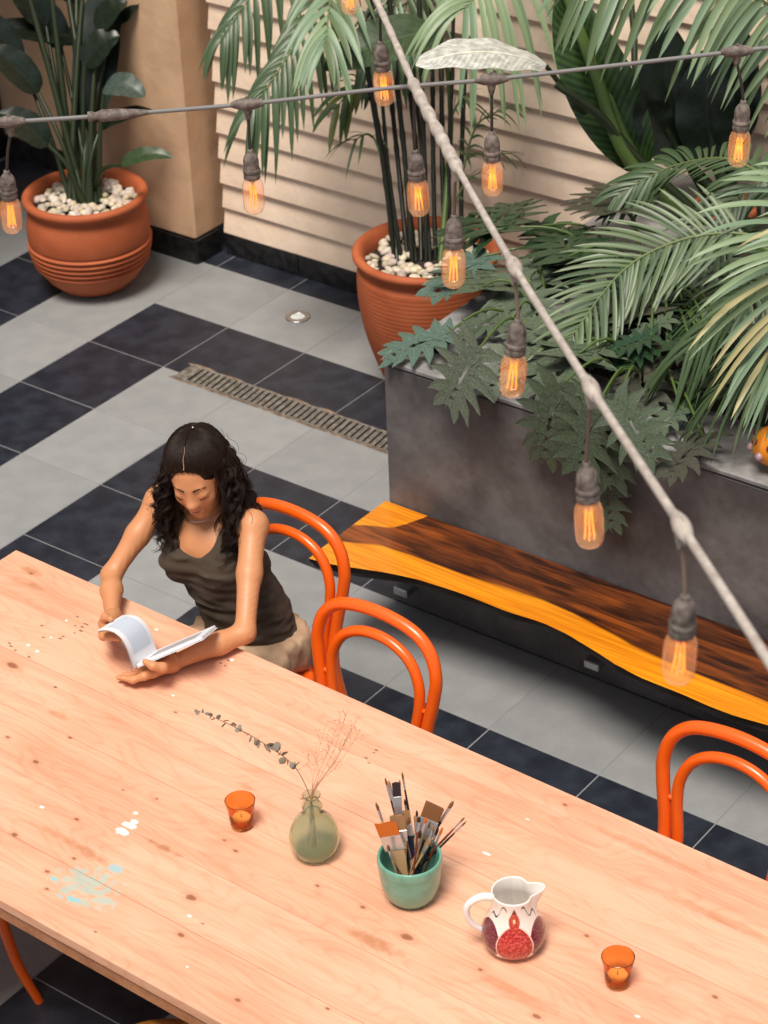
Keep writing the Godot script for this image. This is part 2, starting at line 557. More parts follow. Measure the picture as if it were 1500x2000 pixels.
const BENCH_Y := 0.392
func build_bench() -> void:
	var front := []
	for p in [[605, 1090], [650, 1100], [700, 1108], [760, 1118], [820, 1130], [880, 1150], [940, 1172], [1000, 1195], [1060, 1215], [1110, 1237], [1150, 1262], [1200, 1295], [1250, 1320], [1310, 1345], [1380, 1375], [1440, 1397], [1500, 1415]]:
		var w := on_y(p[0], p[1], BENCH_Y)
		front.push_back(Vector2(w.x, w.z))
	front.push_back(Vector2(3.33, 0.74)); front.push_back(Vector2(3.76, 0.78)); front.push_back(Vector2(4.12, 0.75))
	var lower := []
	for p in [[668, 1056], [748, 1066], [804, 1084], [860, 1104], [940, 1132], [1020, 1160], [1060, 1172], [1120, 1196], [1164, 1219], [1233, 1259], [1287, 1283], [1393, 1326], [1500, 1369]]:
		var w2 := on_y(p[0], p[1], BENCH_Y)
		lower.push_back(Vector2(w2.x, w2.z))
	lower.push_back(Vector2(4.12, 0.68))
	var upper := []
	for p in [[662, 1040], [692, 1024], [772, 1030], [816, 1016], [836, 1008], [924, 1036]]:
		var w3 := on_y(p[0], p[1], BENCH_Y)
		upper.push_back(Vector2(w3.x, w3.z))
	var X0 := 1.297
	var X1 := 4.145
	var Z0 := 0.364
	var Z1 := 0.873
	# wood figure: sapwood bands, dark heartwood with flowing grain
	var W := 2048
	var H := 384
	var n1 := noise_bytes(301, 0.0045, W, H, 3)
	var n2 := noise_bytes(302, 0.018, W / 8, H, 3)
	var n3 := noise_bytes(303, 0.10, W / 32, H, 3)
	var d := PackedByteArray(); d.resize(W * H * 3)
	var sap_a := Color(0.82, 0.31, 0.010).linear_to_srgb()
	var sap_b := Color(0.60, 0.165, 0.004).linear_to_srgb()
	var hw_a := Color(0.27, 0.064, 0.010).linear_to_srgb()
	var hw_b := Color(0.024, 0.007, 0.003).linear_to_srgb()
	for i in W:
		var x := lerpf(X0, X1, (i + 0.5) / W)
		var zl := interp(lower, x)
		var zu := interp(upper, x) if x < 1.72 else 0.2
		for j in H:
			var z := lerpf(Z0, Z1, (j + 0.5) / H)
			var a := n1[j * W + i] / 255.0
			var b := lerpf(n2[j * (W / 8) + i / 8], n2[j * (W / 8) + mini(i / 8 + 1, W / 8 - 1)], (i % 8) / 8.0) / 255.0
			var g := lerpf(n3[j * (W / 32) + i / 32], n3[j * (W / 32) + mini(i / 32 + 1, W / 32 - 1)], (i % 32) / 32.0) / 255.0
			var edge := (b - 0.5) * 0.012
			var e1 := (z - zl + edge) / 0.009
			var e2 := (zu - z + edge) / 0.009
			var sap := clampf(maxf(e1, e2) + 0.5, 0.0, 1.0)
			var figure := 0.5 + 0.5 * sin(z * 60.0 + b * 9.0 + a * 5.0)
			figure = clampf(figure * 0.38 + (g - 0.5) * 0.45 + (b - 0.5) * 0.8 + 0.16 + 0.35 * exp(-pow((x - 1.45) / 0.14, 2.0)), 0.0, 1.0)
			var hw := hw_b.lerp(hw_a, figure)
			var sp := sap_b.lerp(sap_a, clampf(0.55 + (g - 0.5) * 1.3 + (b - 0.5) * 0.6, 0.0, 1.0))
			var rim := exp(-pow((z - zl) / 0.006, 2.0)) * 0.5
			var col := hw.lerp(sp, sap).lerp(hw_b, rim * (1.0 - sap * 0.6))
			var q := (j * W + i) * 3
			d[q] = int(col.r * 255.0); d[q + 1] = int(col.g * 255.0); d[q + 2] = int(col.b * 255.0)
	var m := mat(Color.WHITE, 0.22)
	m.albedo_texture = tex_from(W, H, d)
	m.clearcoat_enabled = true; m.clearcoat = 0.35; m.clearcoat_roughness = 0.2
	var t := thing("slab_bench", "varnished live-edge wooden slab bench with bright sapwood edge", "bench")
	var mb := MB.new()
	var rows := []
	var N := 110
	var side := []
	for i in N + 1:
		var x := lerpf(1.324, 4.12, float(i) / N)
		var zf := interp(front, x) + 0.004 * sin(x * 23.0) * 0.4
		var zb := 0.407
		var row := PackedVector3Array()
		for k in 9: row.push_back(Vector3(x, BENCH_Y - (0.004 if k == 8 else 0.0), lerpf(zb, zf, k / 8.0)))
		rows.push_back(row)
		var s := PackedVector3Array()
		for k in 7:
			var f := k / 6.0
			s.push_back(Vector3(x, BENCH_Y - 0.004 - 0.06 * f, zf - 0.004 - 0.042 * f * f - 0.004 * sin(f * 9.0 + x * 31.0)))
		s.push_back(Vector3(x, BENCH_Y - 0.064, zb))
		side.push_back(s)
	var i0 := mb.v.size()
	mb.grid(rows)
	for k in range(i0, mb.v.size()):
		mb.uv[k] = Vector2((mb.v[k].x - X0) / (X1 - X0), (mb.v[k].z - Z0) / (Z1 - Z0))
	part("slab_top", mb.commit(), m, t)
	var sb := MB.new()
	sb.grid(side)
	for e in [0, N]:
		var pts := [rows[e][0], rows[e][8]]
		for k in 8: pts.push_back(side[e][k])
		sb.face(pts)
	part("dark_side", sb.commit(), M.slab_side, t)  # near-black front, ends and underside of the slab

# ---------------------------------------------------------------- table
const TX0 := 0.941
const TX1 := 4.45
const TZ0 := 1.668
const TZ1 := 2.765
const TABLE_TURN := -0.0155
func on_table(px: float, py: float) -> Vector3:   # in the table's own, slightly turned frame
	var o := Vector3(TX0, 0, TZ0)
	return (on_y(px, py, TABLE_Y) - o).rotated(Vector3.UP, -TABLE_TURN) + o
func table_texture() -> ImageTexture:
	var W := 2048
	var H := 640
	var L := TX1 - TX0
	var D := TZ1 - TZ0
	var fine := noise_bytes(401, 0.22, W / 16, H, 3)
	var band := noise_bytes(402, 0.03, W / 16, H, 3)
	var warp := noise_bytes(403, 0.010, W / 4, H, 2)
	var blot := noise_bytes(404, 0.012, W / 4, H / 4, 4)
	var speck := noise_bytes(405, 0.05, W, H, 4)
	# knots: x, z, radius x, radius z
	var knots := []
	for p in [[70, 1488, 9], [15, 1440, 6], [137, 1441, 6], [343, 1391, 5], [460, 1662, 6], [438, 1641, 5], [306, 1560, 4], [240, 1543, 4], [373, 1753, 13], [353, 1826, 9], [396, 1804, 4], [795, 1830, 14], [1048, 1985, 9], [465, 1953, 7], [640, 1970, 5], [1103, 1572, 6], [938, 1894, 6], [1146, 1828, 5], [1397, 1947, 7], [708, 1772, 7], [620, 1730, 5], [92, 1736, 5], [145, 1677, 6], [92, 1702, 7], [28, 1630, 8], [25, 1300, 15], [150, 1600, 6], [60, 1120, 7], [385, 1290, 5], [590, 1560, 5]]:
		var w := on_table(p[0], p[1])
		knots.push_back([w.x, w.z, p[2] / 1000.0 * 1.05, p[2] / 1000.0 * 0.72])
	# long rubbed streaks: centre px, half length m, half width m, strength
	var streaks := []
	for p in [[318, 1655, 0.045, 0.007, 0.75], [730, 1838, 0.06, 0.012, 0.7], [60, 1115, 0.035, 0.008, 0.6], [65, 1145, 0.03, 0.008, 0.6], [130, 1640, 0.10, 0.008, 0.4], [170, 1665, 0.05, 0.009, 0.45], [845, 1730, 0.03, 0.008, 0.35], [1240, 1650, 0.14, 0.008, 0.4], [1350, 1640, 0.1, 0.006, 0.3], [700, 1620, 0.1, 0.006, 0.25], [300, 1170, 0.07, 0.006, 0.4], [560, 1330, 0.08, 0.006, 0.3], [1000, 1560, 0.12, 0.006, 0.3], [110, 1395, 0.03, 0.007, 0.5], [480, 1535, 0.02, 0.006, 0.5], [1420, 1800, 0.1, 0.01, 0.35], [1010, 1940, 0.08, 0.009, 0.35]]:
		var w2 := on_table(p[0], p[1])
		streaks.push_back([w2.x, w2.z, p[2], p[3], p[4]])
	var ca := Color(0.82, 0.455, 0.30)
	var cb := Color(0.65, 0.30, 0.175)
	var cd := Color(0.45, 0.19, 0.09)
	var d := PackedByteArray(); d.resize(W * H * 3)
	var lut := PackedByteArray(); lut.resize(1025)
	for i in 1025: lut[i] = int(clampf(Color(i / 1024.0, 0, 0).linear_to_srgb().r, 0.0, 1.0) * 255.0)
	var tone := [0.06, -0.10, 0.04, 0.12, -0.06, 0.02]
	for j in H:
		var z := TZ0 + D * (j + 0.5) / H
		var pl := mini(int(6.0 * j / H), 5)
		for i in W:
			var x := TX0 + L * (i + 0.5) / W
			var f: float = lerpf(fine[j * (W / 16) + i / 16], fine[j * (W / 16) + mini(i / 16 + 1, W / 16 - 1)], (i % 16) / 16.0) / 255.0 - 0.5
			var b: float = lerpf(band[j * (W / 16) + (i / 16 + pl * 17) % (W / 16)], band[j * (W / 16) + (i / 16 + 1 + pl * 17) % (W / 16)], (i % 16) / 16.0) / 255.0 - 0.5
			var wv: float = warp[j * (W / 4) + (i / 4 + pl * 131) % (W / 4)] / 255.0
			var bl: float = blot[(j / 4) * (W / 4) + i / 4] / 255.0 - 0.5
			var rings: float = pow(0.5 + 0.5 * sin(z * 170.0 + wv * 44.0 + pl * 1.7), 6.0)
			var t: float = 0.30 + f * 0.55 + b * 0.75 + bl * 0.55 + tone[pl] + rings * 0.26
			t = clampf(t, 0.0, 1.0)
			var r := lerpf(ca.r, cb.r, t); var g := lerpf(ca.g, cb.g, t); var bb := lerpf(ca.b, cb.b, t)
			var q := (j * W + i) * 3
			d[q] = lut[int(r * 1024.0)]; d[q + 1] = lut[int(g * 1024.0)]; d[q + 2] = lut[int(bb * 1024.0)]
	var im := Image.create_from_data(W, H, false, Image.FORMAT_RGB8, d)
	# local marks drawn over the base
	var put := func(x: float, z: float, rx: float, rz: float, fn: Callable) -> void:
		var i0 := int((x - rx - TX0) / L * W); var i1 := int((x + rx - TX0) / L * W) + 1
		var j0 := int((z - rz - TZ0) / D * H); var j1 := int((z + rz - TZ0) / D * H) + 1
		for jj in range(maxi(j0, 0), mini(j1, H - 1) + 1):
			for ii in range(maxi(i0, 0), mini(i1, W - 1) + 1):
				var u := ((ii + 0.5) / W * L + TX0 - x) / rx
				var vv := ((jj + 0.5) / H * D + TZ0 - z) / rz
				var sp := speck[jj * W + ii] / 255.0
				var cc: Color = fn.call(im.get_pixel(ii, jj).srgb_to_linear(), u, vv, sp)
				im.set_pixel(ii, jj, cc.linear_to_srgb())
	for s in streaks:
		put.call(s[0], s[1], s[2] * 1.5, s[3] * 1.8, func(c0: Color, u: float, vv: float, sp: float) -> Color:
			var k: float = clampf(1.0 - u * u - vv * vv + (sp - 0.5) * 1.1, 0.0, 1.0)
			return c0.lerp(Color(0.44, 0.175, 0.065), k * s[4]))
	for kn in knots:
		put.call(kn[0], kn[1], kn[2] * 3.2, kn[3] * 2.6, func(c0: Color, u: float, vv: float, sp: float) -> Color:
			var rr := sqrt(u * u * 7.0 + vv * vv * 6.0) + (sp - 0.5) * 0.5
			var ring := 0.5 + 0.5 * sin(rr * 9.0)
			var k2 := clampf(1.3 - rr * 0.55, 0.0, 1.0) * (0.25 + 0.3 * ring)
			c0 = c0.lerp(Color(0.50, 0.20, 0.085), k2)
			return c0.lerp(Color(0.20, 0.055, 0.022), clampf((1.0 - rr) * 2.0, 0.0, 0.72)))
	# dried paint: turquoise smear, white dab, scattered flecks
	var teal := on_table(172, 1732)
	put.call(teal.x, teal.z, 0.105, 0.070, func(c0: Color, u: float, vv: float, sp: float) -> Color:
		var k: float = clampf((1.0 - (u * u + vv * vv) + (sp - 0.5) * 2.6 - 0.15) * 1.5, 0.0, 1.0)
		return c0.lerp(Color(0.30, 0.54, 0.48), k * 0.62))
	for p in [[138, 1755, 0.012, 0.007], [118, 1750, 0.014, 0.005], [105, 1715, 0.016, 0.004], [225, 1695, 0.022, 0.014], [150, 1758, 0.008, 0.005]]:
		var w3 := on_table(p[0], p[1])
		put.call(w3.x, w3.z, p[2], p[3], func(c0: Color, u: float, vv: float, sp: float) -> Color:
			return c0.lerp(Color(0.13, 0.58, 0.68), clampf((1.0 - u * u - vv * vv + (sp - 0.5) * 1.6) * 2.0, 0.0, 0.6)))
	for p in [[238, 1624, 0.022, 0.014], [252, 1612, 0.022, 0.011], [262, 1604, 0.014, 0.008], [265, 1588, 0.008, 0.006], [82, 1576, 0.007, 0.005], [952, 1668, 0.014, 0.004], [338, 1358, 0.006, 0.004], [453, 1289, 0.006, 0.005], [366, 1888, 0.006, 0.003], [370, 1789, 0.006, 0.004], [55, 1260, 0.006, 0.005], [73, 1272, 0.006, 0.005], [100, 1245, 0.005, 0.004], [130, 1212, 0.005, 0.004], [305, 1230, 0.008, 0.005], [1030, 1600, 0.008, 0.003], [1245, 1985, 0.007, 0.004]]:
		var w4 := on_table(p[0], p[1])
		put.call(w4.x, w4.z, p[2], p[3], func(c0: Color, u: float, vv: float, sp: float) -> Color:
			return c0.lerp(Color(0.86, 0.84, 0.80), clampf((1.0 - u * u - vv * vv + (sp - 0.5) * 1.5) * 2.5, 0.0, 0.9)))
	for p in [[152, 1205], [147, 1222], [160, 1224], [158, 1232], [165, 1218], [170, 1220], [123, 1243], [145, 1236], [118, 1247], [82, 1222], [85, 1245], [18, 1256], [22, 1262], [30, 1270], [57, 1283], [430, 1295], [445, 1290], [440, 1300], [187, 1820], [108, 1342], [715, 1480], [730, 1470], [720, 1490], [735, 1465]]:
		var w5 := on_table(p[0], p[1])
		put.call(w5.x, w5.z, 0.006, 0.0032, func(c0: Color, u: float, vv: float, sp: float) -> Color:
			return c0.lerp(Color(0.11, 0.07, 0.05), clampf((1.0 - u * u - vv * vv + (sp - 0.5) * 2.0) * 2.0, 0.0, 0.8)))
	im.generate_mipmaps()
	return ImageTexture.create_from_image(im)

func build_table() -> void:
	var t := thing("pine_table", "long pale pine plank table flecked with dried paint", "table")
	var m := mat(Color.WHITE, 0.55)
	m.albedo_texture = table_texture()
	m.normal_enabled = true
	m.normal_texture = bump(31, 0.02, 1.5, 5); m.normal_scale = 0.12
	var pw := (TZ1 - TZ0) / 6.0
	for k in 6:
		var mb := MB.new()
		var z0 := TZ0 + pw * k
		var gap := 0.0007 if k in [1, 2, 4] else 0.0003
		mb.box(Vector3((TX0 + TX1) / 2, TABLE_Y - 0.014, z0 + pw / 2), Vector3(TX1 - TX0, 0.028, pw - gap * 2.0), 0.0012 if k in [0, 5] else 0.0006)
		for i in mb.v.size():
			var p := mb.v[i]
			var dv := (TABLE_Y - p.y) * 0.9
			mb.uv[i] = Vector2((p.x - TX0) / (TX1 - TX0), clampf((p.z - (dv if p.z > 2.66 else 0.0) - TZ0) / (TZ1 - TZ0), 0.002, 0.998))
		part("plank", mb.commit(), m, t)
	# second layer of boards forming the thick edge
	var ap := mat(Color(0.50, 0.225, 0.11), 0.6)
	ap.albedo_texture = mottle(120, Color(0.95, 0.9, 0.85), Color(0.6, 0.5, 0.45), 0.01, 0.1, 0.6, 256)
	triplanar(ap, 2.0)
	for e in [[Vector3((TX0 + TX1) / 2, TABLE_Y - 0.049, TZ1 - 0.030), Vector3(TX1 - TX0 - 0.008, 0.040, 0.05)], [Vector3((TX0 + TX1) / 2, TABLE_Y - 0.049, TZ0 + 0.030), Vector3(TX1 - TX0 - 0.008, 0.040, 0.05)], [Vector3(TX0 + 0.030, TABLE_Y - 0.049, (TZ0 + TZ1) / 2), Vector3(0.05, 0.040, TZ1 - TZ0 - 0.114)], [Vector3(TX1 - 0.030, TABLE_Y - 0.049, (TZ0 + TZ1) / 2), Vector3(0.05, 0.040, TZ1 - TZ0 - 0.114)]]:
		var b := MB.new()
		b.box(e[0], e[1], 0.002)
		part("edge_board", b.commit(), ap, t)
	for sx in [TX0 + 0.12, TX1 - 0.12]:
		for sz in [TZ0 + 0.12, TZ1 - 0.12]:
			var lg := MB.new()
			lg.box(Vector3(sx, (TABLE_Y - 0.07) / 2 + 0.001, sz), Vector3(0.075, TABLE_Y - 0.072, 0.075), 0.004)
			part("leg", lg.commit(), ap, t)
	for sz in [TZ0 + 0.12, TZ1 - 0.12]:
		var rl := MB.new()
		rl.box(Vector3((TX0 + TX1) / 2, TABLE_Y - 0.115, sz), Vector3(TX1 - TX0 - 0.32, 0.09, 0.022), 0.002)
		part("rail", rl.commit(), ap, t)
	var o := Vector3(TX0, 0, TZ0)
	t.rotation.y = TABLE_TURN
	t.position = o - o.rotated(Vector3.UP, TABLE_TURN)

# ---------------------------------------------------------------- chairs
func hoop(pts: Array, lean0: float, n := 6) -> PackedVector3Array:
	var a := []
	for p in pts: a.push_back(Vector3(p[0] * 1.19, p[1] + maxf(p[1] - 0.46, 0.0) * 0.07, -0.195 - maxf(p[1] - 0.46, 0.0) * lean0 + (0.06 * (0.46 - p[1]) / 0.46 * -1.0 if p[1] < 0.46 else 0.0)))
	for k in range(pts.size() - 2, -1, -1):
		var q: Vector3 = a[k]
		a.push_back(Vector3(-q.x, q.y, q.z))
	return smooth_path(a, n)
func make_chair(label: String) -> Node3D:
	var t := thing("bentwood_chair", label, "chair", Vector3.ZERO, 0.0, "orange bentwood chairs round the table")
	var o := MB.new()
	o.tube(hoop([[-0.185, 0.0], [-0.160, 0.25], [-0.143, 0.46], [-0.148, 0.58], [-0.162, 0.68], [-0.166, 0.75], [-0.146, 0.815], [-0.095, 0.857], [0.0, 0.872]], 0.13), PackedFloat32Array([0.0178]), 14)
	part("back_hoop", o.commit(true), M.orange, t)
	var i := MB.new()
	i.tube(hoop([[-0.112, 0.445], [-0.114, 0.55], [-0.124, 0.64], [-0.122, 0.705], [-0.098, 0.762], [-0.055, 0.795], [0.0, 0.806]], 0.13), PackedFloat32Array([0.0152]), 14)
	part("inner_hoop", i.commit(true), M.orange, t)
	for s in [-1.0, 1.0]:
		var k := MB.new()
		k.tube(PackedVector3Array([Vector3(s * 0.142, 0.655, -0.219), Vector3(s * 0.192, 0.662, -0.220)]), PackedFloat32Array([0.007]), 8)
		part("spacer", k.commit(true), M.orange, t)
		var l := MB.new()
		l.tube(smooth_path([Vector3(s * 0.125, 0.44, 0.125), Vector3(s * 0.137, 0.30, 0.142), Vector3(s * 0.152, 0.14, 0.160), Vector3(s * 0.178, 0.0, 0.190)], 5), lerp_radii(0.0175, 0.0125, 16), 12)
		part("front_leg", l.commit(true), M.orange, t)
	var r := MB.new()
	var rp := PackedVector3Array()
	for k in 41:
		var a := TAU * k / 40.0
		rp.push_back(Vector3(cos(a) * 0.142, 0.235, sin(a) * 0.142 - 0.02))
	r.tube(rp, PackedFloat32Array([0.009]), 8, false)
	part("leg_ring", r.commit(), M.orange, t)
	var se := MB.new()
	se.lathe([Vector2(0.0, 0.425), Vector2(0.175, 0.425), Vector2(0.192, 0.430), Vector2(0.200, 0.442), Vector2(0.199, 0.456), Vector2(0.190, 0.465), Vector2(0.172, 0.465), Vector2(0.166, 0.460), Vector2(0.10, 0.454), Vector2(0.0, 0.452)], 36)
	part("seat", se.commit(true), M.orange, t)
	return t

func build_chairs() -> void:
	var c1 := make_chair("orange bentwood chair the reading woman sits on")
	c1.position = Vector3(1.630, 0, 1.485)
	dup(c1, Vector3(2.140, 0, 1.752), 0.0, "empty orange bentwood chair beside the reading woman's chair", "orange bentwood chairs round the table")
	dup(c1, Vector3(3.195, 0, 1.692), 0.0, "empty orange bentwood chair across from the jug, near the slab bench", "orange bentwood chairs round the table")
	dup(c1, Vector3(1.50, 0, 2.65), PI, "orange bentwood chair tucked under the table's near long side", "orange bentwood chairs round the table")
	# round wooden stool at the near side
	var s := thing("wooden_stool", "round yellow wooden stool seat beside the table's near edge", "stool", Vector3(2.44, 0, 2.775))
	var m := mat(Color.WHITE, 0.4)
	var W := 256
	var g := noise_bytes(77, 0.05, W / 8, W, 3)
	var d := PackedByteArray(); d.resize(W * W * 3)
	var a := Color(0.50, 0.21, 0.032).linear_to_srgb(); var b := Color(0.23, 0.075, 0.010).linear_to_srgb()
	for j in W:
		for k in W:
			var f := clampf(0.45 + (g[j * (W / 8) + k / 8] / 255.0 - 0.5) * 1.5 + 0.25 * sin(j * 0.55 + 3.0 * g[j * (W / 8) + k / 8] / 255.0), 0.0, 1.0)
			var c := a.lerp(b, f)
			d[(j * W + k) * 3] = int(c.r * 255); d[(j * W + k) * 3 + 1] = int(c.g * 255); d[(j * W + k) * 3 + 2] = int(c.b * 255)
	m.albedo_texture = tex_from(W, W, d)
	var mb := MB.new()
	mb.lathe([Vector2(0.0, 0.42), Vector2(0.165, 0.42), Vector2(0.178, 0.428), Vector2(0.18, 0.44), Vector2(0.174, 0.449), Vector2(0.16, 0.45), Vector2(0.0, 0.446)], 40)
	for k in mb.v.size(): mb.uv[k] = Vector2(mb.v[k].x * 2.2 + 0.5, mb.v[k].z * 2.2 + 0.5)
	part("seat", mb.commit(true), m, s)
	for k in 4:
		var an := TAU * (k + 0.5) / 4.0
		var l := MB.new()
		l.tube(PackedVector3Array([Vector3(cos(an) * 0.11, 0.42, sin(an) * 0.11), Vector3(cos(an) * 0.165, 0.0, sin(an) * 0.165)]), PackedFloat32Array([0.017, 0.013]), 10)
		part("leg", l.commit(true), m, s)

# ---------------------------------------------------------------- things on the table
func build_votives() -> void:
	for p in [[473.0, 1613.0, "amber glass candle holder beside the green vase"], [1206.0, 1921.0, "amber glass candle holder beside the painted jug"]]:
		var t := thing("candle_holder", p[2], "candle holder", on_y(p[0], p[1], TABLE_Y), 0.0, "amber glass candle holders")
		var g := MB.new()
		g.lathe([Vector2(0.0, 0.0005), Vector2(0.019, 0.0005), Vector2(0.0215, 0.003), Vector2(0.0225, 0.012), Vector2(0.0252, 0.040), Vector2(0.0292, 0.062), Vector2(0.0296, 0.0635), Vector2(0.0288, 0.0642), Vector2(0.0276, 0.062), Vector2(0.0236, 0.040), Vector2(0.0206, 0.010), Vector2(0.0, 0.009)], 40)
		part("glass_cup", g.commit(true), M.amber, t)
		var c := MB.new()
		c.lathe([Vector2(0.0, 0.0095), Vector2(0.0185, 0.0095), Vector2(0.0185, 0.021), Vector2(0.0185, 0.021), Vector2(0.0175, 0.0225), Vector2(0.0, 0.0215)], 24)
		part("tealight", c.commit(true), M.wax, t)
		t.scale = Vector3.ONE * K
		var w := MB.new()
		w.tube(PackedVector3Array([Vector3(0, 0.021, 0), Vector3(0.0008, 0.030, 0.0005)]), PackedFloat32Array([0.0008]), 6)
		part("wick", w.commit(true), M.black, t)

func build_vase() -> void:
	var at := on_y(616, 1668, TABLE_Y)
	var t := thing("glass_vase", "bulbous green glass bottle vase holding dried sprigs", "vase", at)
	var g := MB.new()
	g.lathe([Vector2(0.0, 0.003), Vector2(0.018, 0.001), Vector2(0.030, 0.002), Vector2(0.040, 0.012), Vector2(0.0468, 0.030), Vector2(0.0478, 0.045), Vector2(0.0445, 0.064), Vector2(0.036, 0.082), Vector2(0.0235, 0.096), Vector2(0.0150, 0.103), Vector2(0.0165, 0.107), Vector2(0.0195, 0.114), Vector2(0.0190, 0.121), Vector2(0.0140, 0.128), Vector2(0.0108, 0.133), Vector2(0.0125, 0.138), Vector2(0.0168, 0.142), Vector2(0.0172, 0.1435), Vector2(0.0155, 0.144), Vector2(0.0095, 0.136), Vector2(0.0092, 0.130), Vector2(0.0170, 0.118), Vector2(0.0130, 0.104), Vector2(0.0215, 0.094), Vector2(0.0335, 0.081), Vector2(0.0420, 0.063), Vector2(0.0452, 0.045), Vector2(0.0440, 0.030), Vector2(0.037, 0.0135), Vector2(0.028, 0.006), Vector2(0.0, 0.006)], 48)
	part("bottle", g.commit(true), M.green_glass, t)
	t.scale = Vector3.ONE * K
	var dv := depth_of(at + Vector3(0, 0.14, 0) * K)
	var mouth := at + Vector3(0, 0.138, 0) * K
	# eucalyptus sprig
	var e := thing("eucalyptus_sprig", "dried grey eucalyptus sprig leaning out of the green vase", "sprig")
	var sp := smooth_path([at + Vector3(0.012, 0.035, 0.012) * K, at + Vector3(0.006, 0.09, 0.004) * K, mouth + Vector3(-0.005, 0, 0), at_depth(575, 1497, dv), at_depth(520, 1455, dv - 0.01), at_depth(455, 1418, dv - 0.02), at_depth(386, 1388, dv - 0.02)], 7)
	var sm := MB.new()
	sm.tube(sp, lerp_radii(0.0013, 0.0007, sp.size()), 6)
	part("stem", sm.commit(true), M.dry_stem, e)
	for k in 34:
		var f := 0.50 + 0.5 * k / 33.0
		var idx := mini(int(f * (sp.size() - 1)), sp.size() - 2)
		var p := sp[idx].lerp(sp[idx + 1], f * (sp.size() - 1) - idx)
		var r := lerpf(0.0165, 0.0075, float(k) / 33.0) * rng.randf_range(0.7, 1.15)
		var dir := Vector3(rng.randf_range(-1, 1), rng.randf_range(-0.8, 1), rng.randf_range(-1, 1)).normalized()
		var nrm := dir.cross(Vector3(rng.randf_range(-1, 1), rng.randf_range(-1, 1), rng.randf_range(-1, 1))).normalized()
		var lf := MB.new()
		var rows := []
		for a in 6:
			var u := a / 5.0
			var wd := r * 0.62 * sqrt(maxf(0.0, 1.0 - pow(u * 2.0 - 1.0, 2.0))) + 0.0002
			var c := p + dir * (r * 1.5 * u) + nrm * (r * 0.5 * u * u)
			var sd := dir.cross(nrm)
			rows.push_back(PackedVector3Array([c - sd * wd + nrm * wd * 0.4, c, c + sd * wd + nrm * wd * 0.4]))
		lf.grid(rows)
		part("leaf", lf.commit(), M.dry_leaf, e)
	# dry flower sprigs
	var w := thing("dried_flowers", "fine brown dried flower spray rising from the green vase", "dried flowers")
	var tips := [[668, 1395], [700, 1398], [655, 1440], [690, 1410], [640, 1408], [708, 1420], [600, 1478], [655, 1490], [680, 1385], [612, 1470], [672, 1450]]
	var fm := MB.new()
	for tp in tips:
		var end := at_depth(tp[0], tp[1], dv + rng.randf_range(-0.04, 0.04))
		var mid := mouth.lerp(end, 0.5) + Vector3(rng.randf_range(-0.012, 0.012), rng.randf_range(-0.004, 0.012), rng.randf_range(-0.012, 0.012))
		var pth := smooth_path([at + Vector3(rng.randf_range(-0.016, 0.016), 0.03, rng.randf_range(-0.016, 0.016)), mouth + Vector3(rng.randf_range(-0.004, 0.004), 0, rng.randf_range(-0.004, 0.004)), mid, end], 5)
		fm.tube(pth, lerp_radii(0.0008, 0.0004, pth.size()), 5)
		for b in 9:
			var q := mid.lerp(end, rng.randf_range(0.3, 1.0))
			var o := q + Vector3(rng.randf_range(-1, 1), rng.randf_range(-0.3, 1), rng.randf_range(-1, 1)).normalized() * rng.randf_range(0.010, 0.028)
			fm.tube(PackedVector3Array([q, q.lerp(o, 0.5) + Vector3(0, 0.002, 0), o]), PackedFloat32Array([0.00035]), 4)
			fm.blob(o, Vector3.ONE * rng.randf_range(0.0009, 0.0018), 5, 3)
	part("spray", fm.commit(), M.dry_flower, w)

